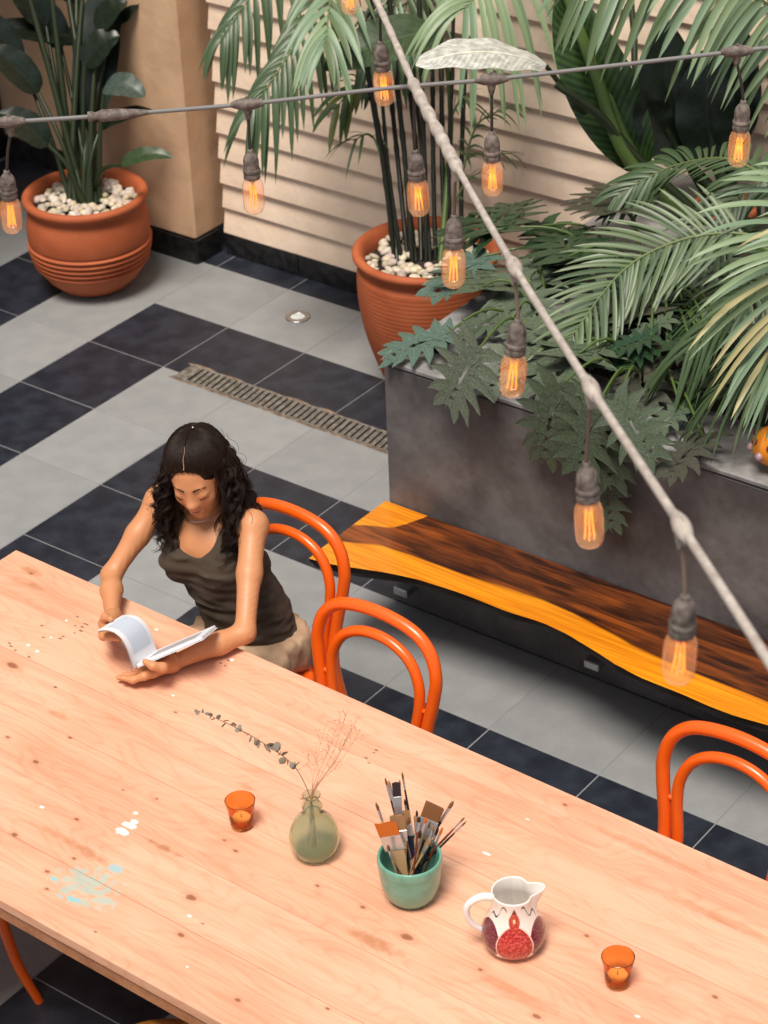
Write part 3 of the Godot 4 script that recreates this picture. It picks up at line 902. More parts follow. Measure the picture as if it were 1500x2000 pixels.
func brush(base: Vector3, tip: Vector3, kind: String, wd: float, hcol: Material, bcol: Material, side: Vector3, label: String, blen := 0.03, flen := 0.025) -> void:
	var t := thing("paint_brush", label, "brush", Vector3.ZERO, 0.0, "artist's brushes in the mint pot")
	wd *= K; blen *= K; flen *= K
	var ax := (tip - base).normalized()
	var L := base.distance_to(tip)
	var sd := (side - ax * side.dot(ax)).normalized()
	var th := ax.cross(sd)
	var b0 := tip - ax * blen
	var f0 := b0 - ax * flen
	var h := MB.new()
	if kind == "flat":
		var rows := []
		for k in 8:
			var f := k / 7.0
			var p := base.lerp(f0, f)
			var hw := lerpf(0.004, wd * 0.40, smoothstep(0.4, 1.0, f)) + 0.0015 * sin(f * PI)
			rows.push_back(PackedVector3Array([p - sd * hw - th * 0.0015, p - sd * hw * 0.8 - th * 0.003, p + sd * hw * 0.8 - th * 0.003, p + sd * hw - th * 0.0015, p + sd * hw + th * 0.0015, p + sd * hw * 0.8 + th * 0.003, p - sd * hw * 0.8 + th * 0.003, p - sd * hw + th * 0.0015]))
		h.grid(rows, true)
	else:
		h.tube(PackedVector3Array([base, base.lerp(f0, 0.6), base.lerp(f0, 0.85), f0]), PackedFloat32Array([0.0012, 0.0024, 0.0028, wd * 0.5]), 8)
	part("handle", h.commit(kind == "flat"), hcol, t)
	var fe := MB.new()
	if kind == "flat":
		fe.box((f0 + b0) * 0.5, Vector3(wd, flen, 0.0062), 0.001, Basis(sd, ax, sd.cross(ax)))
	else:
		fe.tube(PackedVector3Array([f0, b0]), PackedFloat32Array([wd * 0.55, wd * 0.6]), 8)
	part("ferrule", fe.commit(), M.ferrule, t)
	var br := MB.new()
	if kind == "flat":
		var rows2 := []
		var nx := 9
		for k in 5:
			var f2 := k / 4.0
			var row := PackedVector3Array()
			for s in range(nx):
				var u := s / (nx - 1.0) * 2.0 - 1.0
				var jit := rng.randf_range(-0.0025, 0.0025) if k == 4 else 0.0
				row.push_back(b0 + ax * (blen * f2 + jit) + sd * (u * wd * 0.49 * (1.0 + 0.05 * f2)) + th * (0.0028 * (1.0 - f2 * 0.75)))
			for s in range(nx):
				var u2 := 1.0 - s / (nx - 1.0) * 2.0
				var jit2 := rng.randf_range(-0.0025, 0.0025) if k == 4 else 0.0
				row.push_back(b0 + ax * (blen * f2 + jit2) + sd * (u2 * wd * 0.49 * (1.0 + 0.05 * f2)) - th * (0.0028 * (1.0 - f2 * 0.75)))
			rows2.push_back(row)
		br.grid(rows2, true)
		br.face(Array(rows2[4]))
	else:
		br.tube(PackedVector3Array([b0, b0.lerp(tip, 0.45), b0.lerp(tip, 0.8), tip]), PackedFloat32Array([wd * 0.5, wd * 0.62, wd * 0.4, 0.0003]), 8)
	part("bristles", br.commit(), bcol, t)

func build_brush_pot() -> void:
	var at := on_y(803, 1752, TABLE_Y)
	var t := thing("brush_pot", "mint green glazed ceramic pot full of paint brushes", "pot", at)
	var g := MB.new()
	g.lathe([Vector2(0.0, 0.001), Vector2(0.030, 0.001), Vector2(0.038, 0.004), Vector2(0.047, 0.016), Vector2(0.0535, 0.036), Vector2(0.0568, 0.058), Vector2(0.058, 0.078), Vector2(0.0588, 0.0795), Vector2(0.0597, 0.084), Vector2(0.0600, 0.096), Vector2(0.0590, 0.1005), Vector2(0.0570, 0.102), Vector2(0.0545, 0.1005), Vector2(0.0525, 0.095), Vector2(0.050, 0.06), Vector2(0.045, 0.03), Vector2(0.03, 0.010), Vector2(0.0, 0.009)], 48)
	part("bowl", g.commit(true), M.mint, t)
	t.scale = Vector3.ONE * K
	var dv := depth_of(at + Vector3(0, 0.1, 0) * K)
	var r := cam_basis.x
	var P := func(px: float, py: float, off: float) -> Vector3: return at_depth(px, py, dv + off)
	var foot := func(ax: float, az: float) -> Vector3: return at + Vector3(ax, 0.014, az) * K
	var G := "among the brushes in the mint pot"
	brush(foot.call(0.012, 0.0), P.call(752, 1519, 0.0), "round", 0.004, M.brush_black, M.hair_brown, r, "slim black round brush with pale tip, " + G, 0.014, 0.03)
	brush(foot.call(0.016, 0.006), P.call(759, 1524, -0.01), "round", 0.0045, M.brush_black, M.hair_tan, r, "slim round brush with tan tip, " + G, 0.012, 0.04)
	brush(foot.call(0.0, 0.012), P.call(773, 1529, -0.02), "flat", 0.0145, M.brush_wood, M.hair_black, r, "flat brush with square black bristles, " + G, 0.026, 0.034)
	brush(foot.call(-0.01, 0.0), P.call(780, 1523, 0.01), "round", 0.004, M.brush_red, M.hair_tan, r, "slim round brush with reddish handle, " + G, 0.012, 0.03)
	brush(foot.call(0.014, -0.016), P.call(785, 1508, 0.0), "round", 0.0036, M.brush_black, M.hair_brown, r, "tallest thin black liner brush, " + G, 0.014, 0.02)
	brush(foot.call(0.012, -0.008), P.call(790, 1560, 0.02), "round", 0.0035, M.brush_black, M.hair_black, r, "short thin black brush, " + G, 0.012, 0.02)
	brush(foot.call(0.01, 0.02), P.call(734, 1567, -0.01), "round", 0.005, M.brush_wood, M.hair_brown, r, "round brown-tipped brush leaning furthest toward the vase, " + G, 0.016, 0.02)
	brush(foot.call(0.018, 0.012), P.call(752, 1607, -0.045), "flat", 0.040, M.brush_wood, M.hair_orange, (r * 0.88 - cam_basis.y * 0.42), "wide flat brush with orange bristles, " + G, 0.028, 0.032)
	brush(foot.call(0.0, 0.014), P.call(776, 1593, -0.035), "flat", 0.028, M.brush_wood, M.hair_tan, r, "flat tan brush with plain wooden handle, " + G, 0.03, 0.024)
	brush(foot.call(0.01, -0.01), P.call(788, 1584, 0.0), "flat", 0.022, M.brush_blue, M.hair_tan, (r * 0.9 - cam_basis.y * 0.4), "flat tan brush with dark blue handle, " + G, 0.026, 0.024)
	brush(foot.call(-0.014, 0.012), P.call(850, 1572, 0.0), "flat", 0.036, M.brush_wood, M.hair_brown, (r * 0.82 - cam_basis.y * 0.57), "wide flat brown brush tilting to the jug, " + G, 0.030, 0.030)
	brush(foot.call(-0.022, 0.004), P.call(886, 1564, 0.01), "round", 0.006, M.brush_black, M.hair_brown, r, "round black-handled brush tilting toward the jug, " + G, 0.016, 0.03)
	brush(foot.call(-0.026, 0.0), P.call(908, 1596, 0.0), "round", 0.003, M.brush_red, M.hair_brown, r, "thin brush leaning furthest toward the jug, " + G, 0.012, 0.02)
	brush(foot.call(-0.024, 0.010), P.call(911, 1604, -0.01), "round", 0.003, M.brush_black, M.hair_brown, r, "second thin brush leaning toward the jug, " + G, 0.012, 0.02)
	brush(foot.call(0.004, -0.02), P.call(814, 1582, 0.03), "round", 0.004, M.brush_black, M.hair_black, r, "short black brush at the back, " + G, 0.012, 0.02)
	brush(foot.call(0.0, 0.022), P.call(757, 1650, -0.05), "round", 0.005, M.brush_wood, M.hair_brown, r, "short stubby brush leaning on the pot's front, " + G, 0.014, 0.02)
	brush(foot.call(-0.006, 0.008), P.call(822, 1622, -0.02), "round", 0.006, M.brush_blue, M.hair_black, r, "stout dark blue brush in the middle, " + G, 0.016, 0.03)
	more_brushes(at, dv)
	brush(foot.call(-0.012, 0.018), P.call(842, 1640, -0.035), "round", 0.005, M.brush_wood, M.hair_tan, r, "short wooden brush at the front, " + G, 0.014, 0.02)

func more_brushes(at: Vector3, dv: float) -> void:
	var hm := [M.brush_black, M.brush_red, M.brush_wood, M.brush_blue, M.brush_black]
	var hn := ["black", "dark red", "plain wooden", "dark blue", "black"]
	var bm := [M.hair_brown, M.hair_tan, M.hair_black, M.hair_orange]
	var bn := ["brown", "tan", "black", "orange"]
	for k in 12:
		var tip := at_depth(764 + 9.5 * k + rng.randf_range(-5, 5), 1622 - 34.0 * sin(PI * k / 11.0) + rng.randf_range(-14, 14), dv + rng.randf_range(-0.03, 0.03))
		var foot := at + Vector3(rng.randf_range(-0.024, 0.024), 0.014, rng.randf_range(-0.024, 0.024)) * K
		brush(foot, tip, "round", rng.randf_range(0.003, 0.006), hm[k % 5], bm[k % 4], cam_basis.x, "short %s brush with %s tip packed %s of the mint pot" % [hn[k % 5], bn[k % 4], "in the vase side" if k < 6 else "in the jug side"], rng.randf_range(0.010, 0.018), rng.randf_range(0.015, 0.03))

func jug_texture() -> ImageTexture:
	var W := 512
	var H := 256
	var im := Image.create(W, H, false, Image.FORMAT_RGB8)
	im.fill(Color(0.93, 0.90, 0.87))
	var n := noise_bytes(55, 0.09, W, H, 3)
	# u across the front (0.5 = front centre), v up the body
	for j in H:
		for i in W:
			var u := (i + 0.5) / W
			var v := 1.0 - (j + 0.5) / H
			var g := n[j * W + i] / 255.0
			for c in 3:
				var du := u - (0.5 + (c - 1) * 0.180)
				while du > 0.5: du -= 1.0
				while du < -0.5: du += 1.0
				if c != 1 and absf(u - 0.5) < 0.10 * sqrt(maxf(0.0, 1.0 - pow((v - 0.33) / 0.315, 2.0))): continue
				var wv := v - 0.33
				var rr := pow(du / (0.102 if c == 1 else 0.10), 2.0) + pow(wv / (0.315 if c == 1 else 0.28), 2.0)
				if rr < 1.0:
					var col := Color(0.62, 0.13, 0.13).lerp(Color(0.86, 0.36, 0.32), clampf((g - 0.35) * 2.2, 0, 1))
					if c != 1: col = Color(0.36, 0.08, 0.15).lerp(Color(0.55, 0.26, 0.33), clampf((g - 0.4) * 2.4, 0, 1))
					if c == 1 and rr > 0.86: col = Color(0.92, 0.80, 0.74)
					im.set_pixel(i, j, col)
				if c == 1 and v > 0.56 and v < 0.92:
					var wd := 0.040 * (1.0 - pow((v - 0.70) / 0.16, 2.0)) if v < 0.82 else 0.020 * (0.92 - v) / 0.10
					if absf(du) < wd:
						im.set_pixel(i, j, Color(0.70, 0.22, 0.17).lerp(Color(0.88, 0.42, 0.34), clampf((g - 0.4) * 2.0, 0, 1)) if v < 0.82 else Color(0.45, 0.12, 0.10))
					if absf(du) < 0.007 and absf(v - 0.71) < 0.03: im.set_pixel(i, j, Color(0.90, 0.84, 0.62))
			# blue vine lines
			for s in [-1.0, 1.0]:
				var uu: float = (u - 0.5) * s
				if uu > 0.055 and uu < 0.20:
					var f := (uu - 0.055) / 0.145
					var vy := 0.86 + 0.07 * sin(f * 8.5 + (0.0 if s > 0 else 0.9)) - 0.24 * f * f
					if absf(v - vy) < 0.014 + 0.006 * cos(f * 8.5): im.set_pixel(i, j, Color(0.13, 0.14, 0.27))
	im.generate_mipmaps()
	return ImageTexture.create_from_image(im)

func build_jug() -> void:
	var at := on_y(1003, 1847, TABLE_Y)
	var yaw := atan2(-cam_basis.x.z, cam_basis.x.x)
	var t := thing("painted_jug", "white ceramic jug painted with red pomegranates and blue vines", "jug", at, yaw)
	var prof := [Vector2(0.034, 0.001), Vector2(0.041, 0.004), Vector2(0.0525, 0.015), Vector2(0.0575, 0.031), Vector2(0.0565, 0.047), Vector2(0.0505, 0.065), Vector2(0.0420, 0.082), Vector2(0.0385, 0.100), Vector2(0.0378, 0.114), Vector2(0.0392, 0.126), Vector2(0.0392, 0.129), Vector2(0.0375, 0.1305), Vector2(0.0355, 0.128), Vector2(0.0340, 0.114), Vector2(0.0345, 0.100), Vector2(0.044, 0.064), Vector2(0.049, 0.035), Vector2(0.040, 0.012), Vector2(0.001, 0.008)]
	var N := 64
	var rows := []
	for p in prof:
		var row := PackedVector3Array()
		for k in N + 1:
			var a := TAU * k / N     # 0 = back, increasing round; front at half way
			var ang := a + PI / 2.0
			var dirx := -sin(a); var dirz := -cos(a)
			var da := absf(wrapf(atan2(dirz, dirx) + 0.12, -PI, PI))
			var sp: float = smoothstep(0.085, 0.128, p.y)
			var r: float = p.x + sp * 0.019 * exp(-pow(da / 0.32, 2.0)) - sp * 0.004 * exp(-pow((da - 0.6) / 0.25, 2.0))
			row.push_back(Vector3(dirx * r, p.y + sp * 0.004 * exp(-pow(da / 0.3, 2.0)), dirz * r))
		rows.push_back(row)
	var us := PackedFloat32Array()
	for k in prof.size(): us.push_back(1.0 - clampf(prof[k].y / 0.131, 0.0, 1.0) if k < 11 else 0.02)
	var b := MB.new()
	b.grid(rows, false, us)
	for k in b.uv.size(): b.uv[k].x = 1.0 - b.uv[k].x
	var jm := mat(Color.WHITE, 0.16)
	jm.albedo_texture = jug_texture()
	jm.clearcoat_enabled = true; jm.clearcoat = 0.5; jm.clearcoat_roughness = 0.08
	part("body", b.commit(true), jm, t)
	var bt := MB.new()
	bt.lathe([Vector2(0.0, 0.0008), Vector2(0.034, 0.001)], 32)
	part("foot", bt.commit(), M.porcelain, t)
	var h := MB.new()
	var hp := smooth_path([Vector3(-0.036, 0.116, 0.0), Vector3(-0.056, 0.121, 0.004), Vector3(-0.078, 0.108, 0.006), Vector3(-0.083, 0.085, 0.006), Vector3(-0.072, 0.058, 0.004), Vector3(-0.050, 0.036, 0.0)], 6)
	h.tube(hp, lerp_radii(0.0078, 0.0052, hp.size()), 12)
	part("handle", h.commit(true), M.porcelain, t)
	t.scale = Vector3.ONE * K

# ---------------------------------------------------------------- strings of filament bulbs
func on_plane(px: float, py: float, a: Vector3, b: Vector3) -> Vector3:   # vertical plane through a and b
	var n := Vector3(b.z - a.z, 0, a.x - b.x).normalized()
	var d := ray(px, py)
	return CAM + d * ((a - CAM).dot(n) / d.dot(n))
func pendant(top: Vector3, bottom_y: float, sway: Vector3, cordm: Material, label: String, group: String) -> void:
	var t := thing("filament_bulb", label, "light bulb", top, 0.0, group)
	var L := top.y - bottom_y
	var drop := L - 0.146 * 1.2
	var off := sway
	var c := MB.new()
	c.tube(PackedVector3Array([Vector3.ZERO, off * 0.6 + Vector3(0, -drop * 0.5, 0), off + Vector3(0, -drop - 0.004, 0)]), PackedFloat32Array([0.0038]), 8)
	part("drop_cord", c.commit(true), cordm, t)
	var s := MB.new()
	s.lathe([Vector2(0.0, 0.0), Vector2(0.0055, 0.0), Vector2(0.007, -0.004), Vector2(0.006, -0.007), Vector2(0.010, -0.010), Vector2(0.0145, -0.017), Vector2(0.0165, -0.027), Vector2(0.0165, -0.043), Vector2(0.0165, -0.043), Vector2(0.0185, -0.045), Vector2(0.0185, -0.050), Vector2(0.0165, -0.052), Vector2(0.0165, -0.052), Vector2(0.0178, -0.054), Vector2(0.0178, -0.064), Vector2(0.0155, -0.066), Vector2(0.0, -0.066)], 24)
	var so := part("socket", s.commit(true), M.socket, t)
	so.position = off + Vector3(0, -drop, 0)
	so.scale = Vector3.ONE * 1.2
	so.rotation = Vector3(-sway.z * 3.0, rng.randf_range(0, 6), sway.x * 3.0)
	var g := MB.new()
	g.lathe([Vector2(0.0130, -0.060), Vector2(0.0140, -0.066), Vector2(0.0190, -0.072), Vector2(0.0218, -0.080), Vector2(0.0225, -0.090), Vector2(0.0225, -0.122), Vector2(0.0212, -0.132), Vector2(0.0175, -0.140), Vector2(0.0100, -0.1448), Vector2(0.0, -0.146)], 32)
	part("glass_bulb", g.commit(), M.bulb_glass, so)
	var f := MB.new()
	for k in 6:
		var a0 := TAU * k / 6.0
		f.tube(PackedVector3Array([Vector3(cos(a0) * 0.005, -0.082, sin(a0) * 0.005), Vector3(cos(a0 + 0.5) * 0.0085, -0.130, sin(a0 + 0.5) * 0.0085)]), PackedFloat32Array([0.0011]), 5)
	part("filament", f.commit(), M.filament, so)
	var st := MB.new()
	st.lathe([Vector2(0.0, -0.062), Vector2(0.006, -0.064), Vector2(0.004, -0.078), Vector2(0.0015, -0.086), Vector2(0.0015, -0.128), Vector2(0.0, -0.129)], 10)
	part("glass_stem", st.commit(), M.bulb_stem, so)
	var l := OmniLight3D.new()
	l.name = "glow"
	l.light_color = Color(1.0, 0.58, 0.22)
	l.light_energy = 0.0006
	l.omni_range = 8.0; l.omni_attenuation = 2.0
	l.light_size = 0.01
	l.shadow_enabled = true
	l.position = Vector3(0, -0.105, 0)
	so.add_child(l)
func connector(at: Vector3, along: Vector3, big: float, m: Material, parent: Node3D, loop := true) -> void:
	var d := along.normalized()
	var mb := MB.new()
	var pts := PackedVector3Array()
	var rr := PackedFloat32Array()
	for k in 9:
		var f := k / 8.0 * 2.0 - 1.0
		pts.push_back(at + d * (f * 0.041 * big))
		rr.push_back(0.0066 + 0.009 * big * (1.0 - f * f))
	mb.tube(pts, rr, 12)
	mb.tube(PackedVector3Array([at, at - Vector3(0, 0.022, 0), at - Vector3(0, 0.038, 0)]), PackedFloat32Array([0.0126, 0.010, 0.006]), 10)
	if loop:
		var lp := PackedVector3Array()
		for k in 9:
			var a := PI * k / 8.0
			lp.push_back(at + d * (cos(a) * 0.005) + Vector3(0, 0.010 + sin(a) * 0.009, 0))
		mb.tube(lp, PackedFloat32Array([0.0017]), 6)
	part("connector", mb.commit(), m, parent)

func build_strings() -> void:
	# dark cable running across, parallel to the picture's top
	var a := Vector3(1.277, 0, 1.816)
	var b := Vector3(2.693, 0, 0.644)
	var t := thing("light_cable", "thin dark grey cable strung with filament bulbs across the courtyard", "string lights")
	var pts := []
	for p in [[-500, 262], [-60, 242], [18, 238], [200, 226], [483, 203], [750, 173], [960, 155], [1200, 128], [1440, 100], [1600, 82], [2100, 25]]:
		pts.push_back(on_plane(p[0], p[1], a, b))
	var path := smooth_path(pts, 6)
	var mb := MB.new()
	mb.tube(path, PackedFloat32Array([0.0055]), 10)
	part("cable", mb.commit(true), M.cable, t)
	var join := MB.new()
	var j0 := on_plane(172, 228, a, b)
	var j1 := on_plane(290, 219, a, b)
	join.tube(smooth_path([j0, j0.lerp(j1, 0.12), j0.lerp(j1, 0.3), j0.lerp(j1, 0.6), j1], 3), PackedFloat32Array([0.013, 0.013, 0.0125, 0.0095, 0.0115, 0.015, 0.0155, 0.0145, 0.015, 0.013, 0.011, 0.0085, 0.006]), 12)
	part("taped_joint", join.commit(true), M.socket, t)
	for p in [[18, 238, 25, 458, 0.012], [483, 203, 497, 417, 0.012], [960, 155, 962, 382, 0.0], [1440, 100, 1450, 323, 0.0]]:
		var c := on_plane(p[0], p[1], a, b)
		connector(c, b - a, 1.0, M.socket, t)
		var bot := on_plane(p[2], p[3], a, b)
		pendant(c - Vector3(0, 0.028, 0), bot.y, Vector3(bot.x - c.x, 0, bot.z - c.z) * 0.8, M.cord, "amber filament bulb hanging from the thin dark cable", "bulbs on the dark cable")
	# pale thick rope coming towards the camera
	var a2 := Vector3(1.847, 0, 1.015)
	var b2 := Vector3(3.831, 0, 2.867)
	var t2 := thing("light_rope", "pale grey-beige rope strung with filament bulbs over the table", "string lights")
	var pts2 := []
	for p in [[560, -420], [640, -225], [700, -80], [735, 0], [770, 78], [808, 165], [850, 247], [890, 322], [1005, 522], [1155, 760], [1332, 1030], [1500, 1290], [1640, 1520], [1900, 1960]]:
		pts2.push_back(on_plane(p[0], p[1], a2, b2))
	var path2 := smooth_path(pts2, 8)
	var rr := PackedFloat32Array()
	for k in path2.size():
		var f := k / 8.0
		var r := 0.0076
		if f < 5.0: r = 0.0088 + 0.0010 * sin(k * 1.9)
		if f >= 5.0 and f <= 7.0: r = 0.0138 + 0.0026 * sin(k * 2.1) + rng.randf_range(-0.0012, 0.0012)
		rr.push_back(r)
	var m2 := MB.new()
	m2.tube(path2, rr, 12)
	part("rope", m2.commit(true), M.rope, t2)
	for p in [[690, -105, 690, 24], [742, 16, 748, 206], [808, 165, 814, 422], [890, 322, 885, 546], [1005, 522, 1020, 788], [1155, 760, 1141, 1058], [1332, 1030, 1335, 1348]]:
		var c := on_plane(p[0], p[1], a2, b2)
		if p[1] > 300: connector(c, b2 - a2 + Vector3(0, -0.1, 0), 0.95, M.rope, t2)
		var bot := on_plane(p[2], p[3], a2, b2)
		var sw := Vector3(bot.x - c.x, 0, bot.z - c.z)
		pendant(c - Vector3(0, 0.02, 0), bot.y, sw.limit_length(0.03), M.cord_brown if p[1] > 300 else M.cord, "amber filament bulb hanging from the pale rope", "bulbs on the pale rope")

# ---------------------------------------------------------------- plants
func vein_texture(seed_: int, lateral: float) -> ImageTexture:
	var W := 256
	var H := 512
	var n := noise_bytes(seed_, 0.02, W, H, 4)
	var d := PackedByteArray(); d.resize(W * H * 3)
	for j in H:
		for i in W:
			var u := absf((i + 0.5) / W - 0.5) * 2.0
			var v := (j + 0.5) / H
			var g := 0.80 + (n[j * W + i] / 255.0 - 0.5) * 0.30
			g += lateral * (0.5 + 0.5 * sin((v * 46.0 - u * 7.0) * TAU * 0.5)) * smoothstep(0.03, 0.2, u) - lateral * 0.5
			var mid := exp(-pow(u / 0.035, 2.0))
			var r := clampf(g + mid * 0.30, 0.0, 1.0)
			d[(j * W + i) * 3] = int(clampf(r + mid * 0.06, 0, 1) * 255.0)
			d[(j * W + i) * 3 + 1] = int(r * 255.0)
			d[(j * W + i) * 3 + 2] = int(clampf(r - mid * 0.05, 0, 1) * 255.0)
	return tex_from(W, H, d)
func leaf_mat(col: Color, rough: float, tex: Texture2D, back := 0.0) -> StandardMaterial3D:
	var m := mat(col, rough)
	if tex: m.albedo_texture = tex
	if back > 0.0:
		m.backlight_enabled = true
		m.backlight = Color(back * 0.8, back, back * 0.4)
	return m
# paddle-shaped blade: base -> tip, half width, normal hint, sag of the middle, V fold
func paddle(base: Vector3, tip: Vector3, hw: float, nh: Vector3, sag: Vector3, fold: float, ripple := 0.03, taper := 0.75) -> ArrayMesh:
	var mb := MB.new()
	var rows := []
	var N := 18
	var Mx := 10
	var ctrl := (base + tip) * 0.5 + sag
	var ph := rng.randf_range(0, TAU)
	for i in N + 1:
		var t := float(i) / N
		var p := base.lerp(ctrl, t).lerp(ctrl.lerp(tip, t), t)
		var tg := ((ctrl - base) * (1.0 - t) + (tip - ctrl) * t).normalized()
		var sd := tg.cross(nh).normalized()
		var nn := sd.cross(tg)
		var w := hw * pow(sin(PI * clampf(pow(t, taper), 0.0, 1.0)), 0.62) + 0.0015
		var row := PackedVector3Array()
		for k in Mx + 1:
			var s := float(k) / Mx * 2.0 - 1.0
			var rp := ripple * hw * sin(t * 21.0 + ph + s * 1.5) * absf(s)
			var a := fold * (1.0 - 0.35 * absf(s))
			row.push_back(p + sd * (s * w * cos(fold)) + nn * (absf(s) * w * sin(a) + rp))
		rows.push_back(row)
	mb.grid(rows)
	return mb.commit()
func stalk(parent: Node3D, called: String, pts: Array, r0: float, r1: float, m: Material) -> void:
	var mb := MB.new()
	var p := smooth_path(pts, 6)
	mb.tube(p, lerp_radii(r0, r1, p.size()), 8)
	part(called, mb.commit(true), m, parent)
# feather palm frond: a rachis part with one leaflet sub-part per leaflet
func frond(parent: Node3D, pts: Array, n: int, len_: float, wid: float, ang: float, droop: float, mats: Array, sides := [-1.0, 1.0], upv := Vector3.UP, r0 := 0.006, t0 := 0.12) -> void:
	var path := smooth_path(pts, 8)
	var mb := MB.new()
	mb.tube(path, lerp_radii(r0, 0.0018, path.size()), 7)
	var fr := part("frond", mb.commit(true), M.rachis, parent)
	for k in n:
		for s: float in sides:
			var t := lerpf(t0, 0.99, (k + rng.randf_range(0.0, 0.5)) / n)
			var x := t * (path.size() - 1)
			var i := mini(int(x), path.size() - 2)
			var p := path[i].lerp(path[i + 1], x - i)
			var tg := (path[i + 1] - path[i]).normalized()
			var sd := tg.cross(upv).normalized() * s
			var nn := sd.cross(tg) * s
			var a := ang * lerpf(1.25, 0.45, t) + rng.randf_range(-0.09, 0.09)
			var dir := (tg * cos(a) + sd * sin(a) + nn * rng.randf_range(0.02, 0.25)).normalized()
			var L := len_ * (0.35 + 0.65 * pow(sin(PI * clampf(0.12 + t * 0.80, 0, 1)), 0.8)) * rng.randf_range(0.88, 1.08)
			var W := wid * rng.randf_range(0.85, 1.1)
			var lf := MB.new()
			var rows := []
			var cs := dir.cross(nn).normalized()
			var dr := droop * rng.randf_range(0.7, 1.3)
			var tw := rng.randf_range(-0.4, 0.4)
			for j in 8:
				var u := j / 7.0
				var c := p + dir * (L * u) + Vector3.DOWN * (dr * L * u * u) + sd * (0.03 * L * sin(u * 3.0))
				var w := W * 0.5 * (pow(sin(PI * clampf(0.10 + u * 0.90, 0, 1)), 0.55)) * (1.0 if u < 0.97 else 0.35)
				var c2 := cs.rotated(dir, tw * u)
				rows.push_back(PackedVector3Array([c - c2 * w + nn * w * 0.35, c, c + c2 * w + nn * w * 0.35]))
			lf.grid(rows)
			part("leaflet", lf.commit(), mats[rng.randi_range(0, mats.size() - 1)], fr)
# deeply lobed philodendron blade; local y runs from the stalk to the tip
func lobed_leaf(base: Vector3, tip: Vector3, nh: Vector3, wide: float, lobes: int, curl: float) -> ArrayMesh:
	var ax := tip - base
	var L := ax.length()
	ax = ax / L
	var sd := ax.cross(nh).normalized()
	var nn := sd.cross(ax)
	var mb := MB.new()
	var place := func(q: Vector2) -> Vector3:   # q.x across, q.y along (0..1 of length)
		var bend := -curl * L * (q.y * q.y * 0.55 + absf(q.x) * absf(q.x) * 1.6)
		return base + ax * (q.y * L) + sd * (q.x * L) + nn * (bend + 0.10 * L * absf(q.x))
	# central blade strip and one strip for each lobe
	var strip := func(a: Vector2, b: Vector2, w0: float, w1: float) -> void:
		var rows := []
		var dv := (b - a)
		var nrm := Vector2(-dv.y, dv.x).normalized()
		var cv := nrm * dv.length() * 0.10 * signf(a.x + b.x + 0.0001)
		for j in 8:
			var u := j / 7.0
			var w := lerpf(w0, w1, minf(u * 1.6, 1.0)) * (1.0 if u < 0.55 else maxf(0.04, 1.0 - pow((u - 0.55) / 0.46, 1.5)))
			w = w * (1.0 + 0.12 * sin(u * 13.0 + a.y * 30.0))
			var c := a + dv * u + cv * sin(u * PI) * -1.0
			rows.push_back(PackedVector3Array([place.call(c - nrm * w), place.call(c) - nn * (0.010 * L), place.call(c + nrm * w)]))
		mb.grid(rows)
	strip.call(Vector2(0, -0.02), Vector2(0, 1.0), 0.11, 0.07)
	for k in lobes:
		var f := float(k) / (lobes - 1.0)
		for s in [-1.0, 1.0]:
			var a0 := Vector2(s * 0.02, lerpf(0.06, 0.80, f))
			var an := lerpf(2.15, 0.55, f) + rng.randf_range(-0.08, 0.08)
			var ln := wide * lerpf(0.72, 1.0, sin(clampf(f * 1.25 + 0.25, 0, 1.6))) * (1.0 - 0.45 * f * f) * rng.randf_range(0.9, 1.08)
			strip.call(a0, a0 + Vector2(s * sin(an), cos(an)) * ln, 0.120, 0.064)
	return mb.commit()

func clay_pot(label: String, at: Vector3, prof: Array, soil_y: float, soil_r: float) -> Node3D:
	var t := thing("terracotta_pot", label, "pot", at, 0.0, "terracotta plant pots on the floor")
	var p := MB.new()
	p.lathe(prof, 72)
	part("clay_body", p.commit(true), M.terracotta, t)
	var s := MB.new()
	s.lathe([Vector2(0.0, soil_y), Vector2(soil_r, soil_y - 0.004)], 32)
	part("soil", s.commit(), M.soil, t)
	return t
func pebbles(at: Vector3, r: float, n: int, label: String) -> void:
	var mb := MB.new()
	for k in n:
		var a := rng.randf_range(0, TAU)
		var d := r * sqrt(rng.randf_range(0.10, 1.0))
		var sz := rng.randf_range(0.010, 0.020)
		var g := rng.randf_range(0.42, 0.72)
		mb.tint = Color(g, g * rng.randf_range(0.80, 0.92), g * rng.randf_range(0.58, 0.78))
		mb.blob(at + Vector3(cos(a) * d, sz * 0.5 + rng.randf_range(0, 0.014), sin(a) * d), Vector3(sz * rng.randf_range(0.9, 1.5), sz * rng.randf_range(0.6, 0.9), sz), 9, 6, Basis.from_euler(Vector3(rng.randf_range(-0.5, 0.5), rng.randf_range(0, 6), rng.randf_range(-0.5, 0.5))))
	mb.tint = Color.WHITE
	var o := single("pebbles", mb.commit(true), M.pebble, label, "pebbles")
	o.set_meta("kind", "stuff")

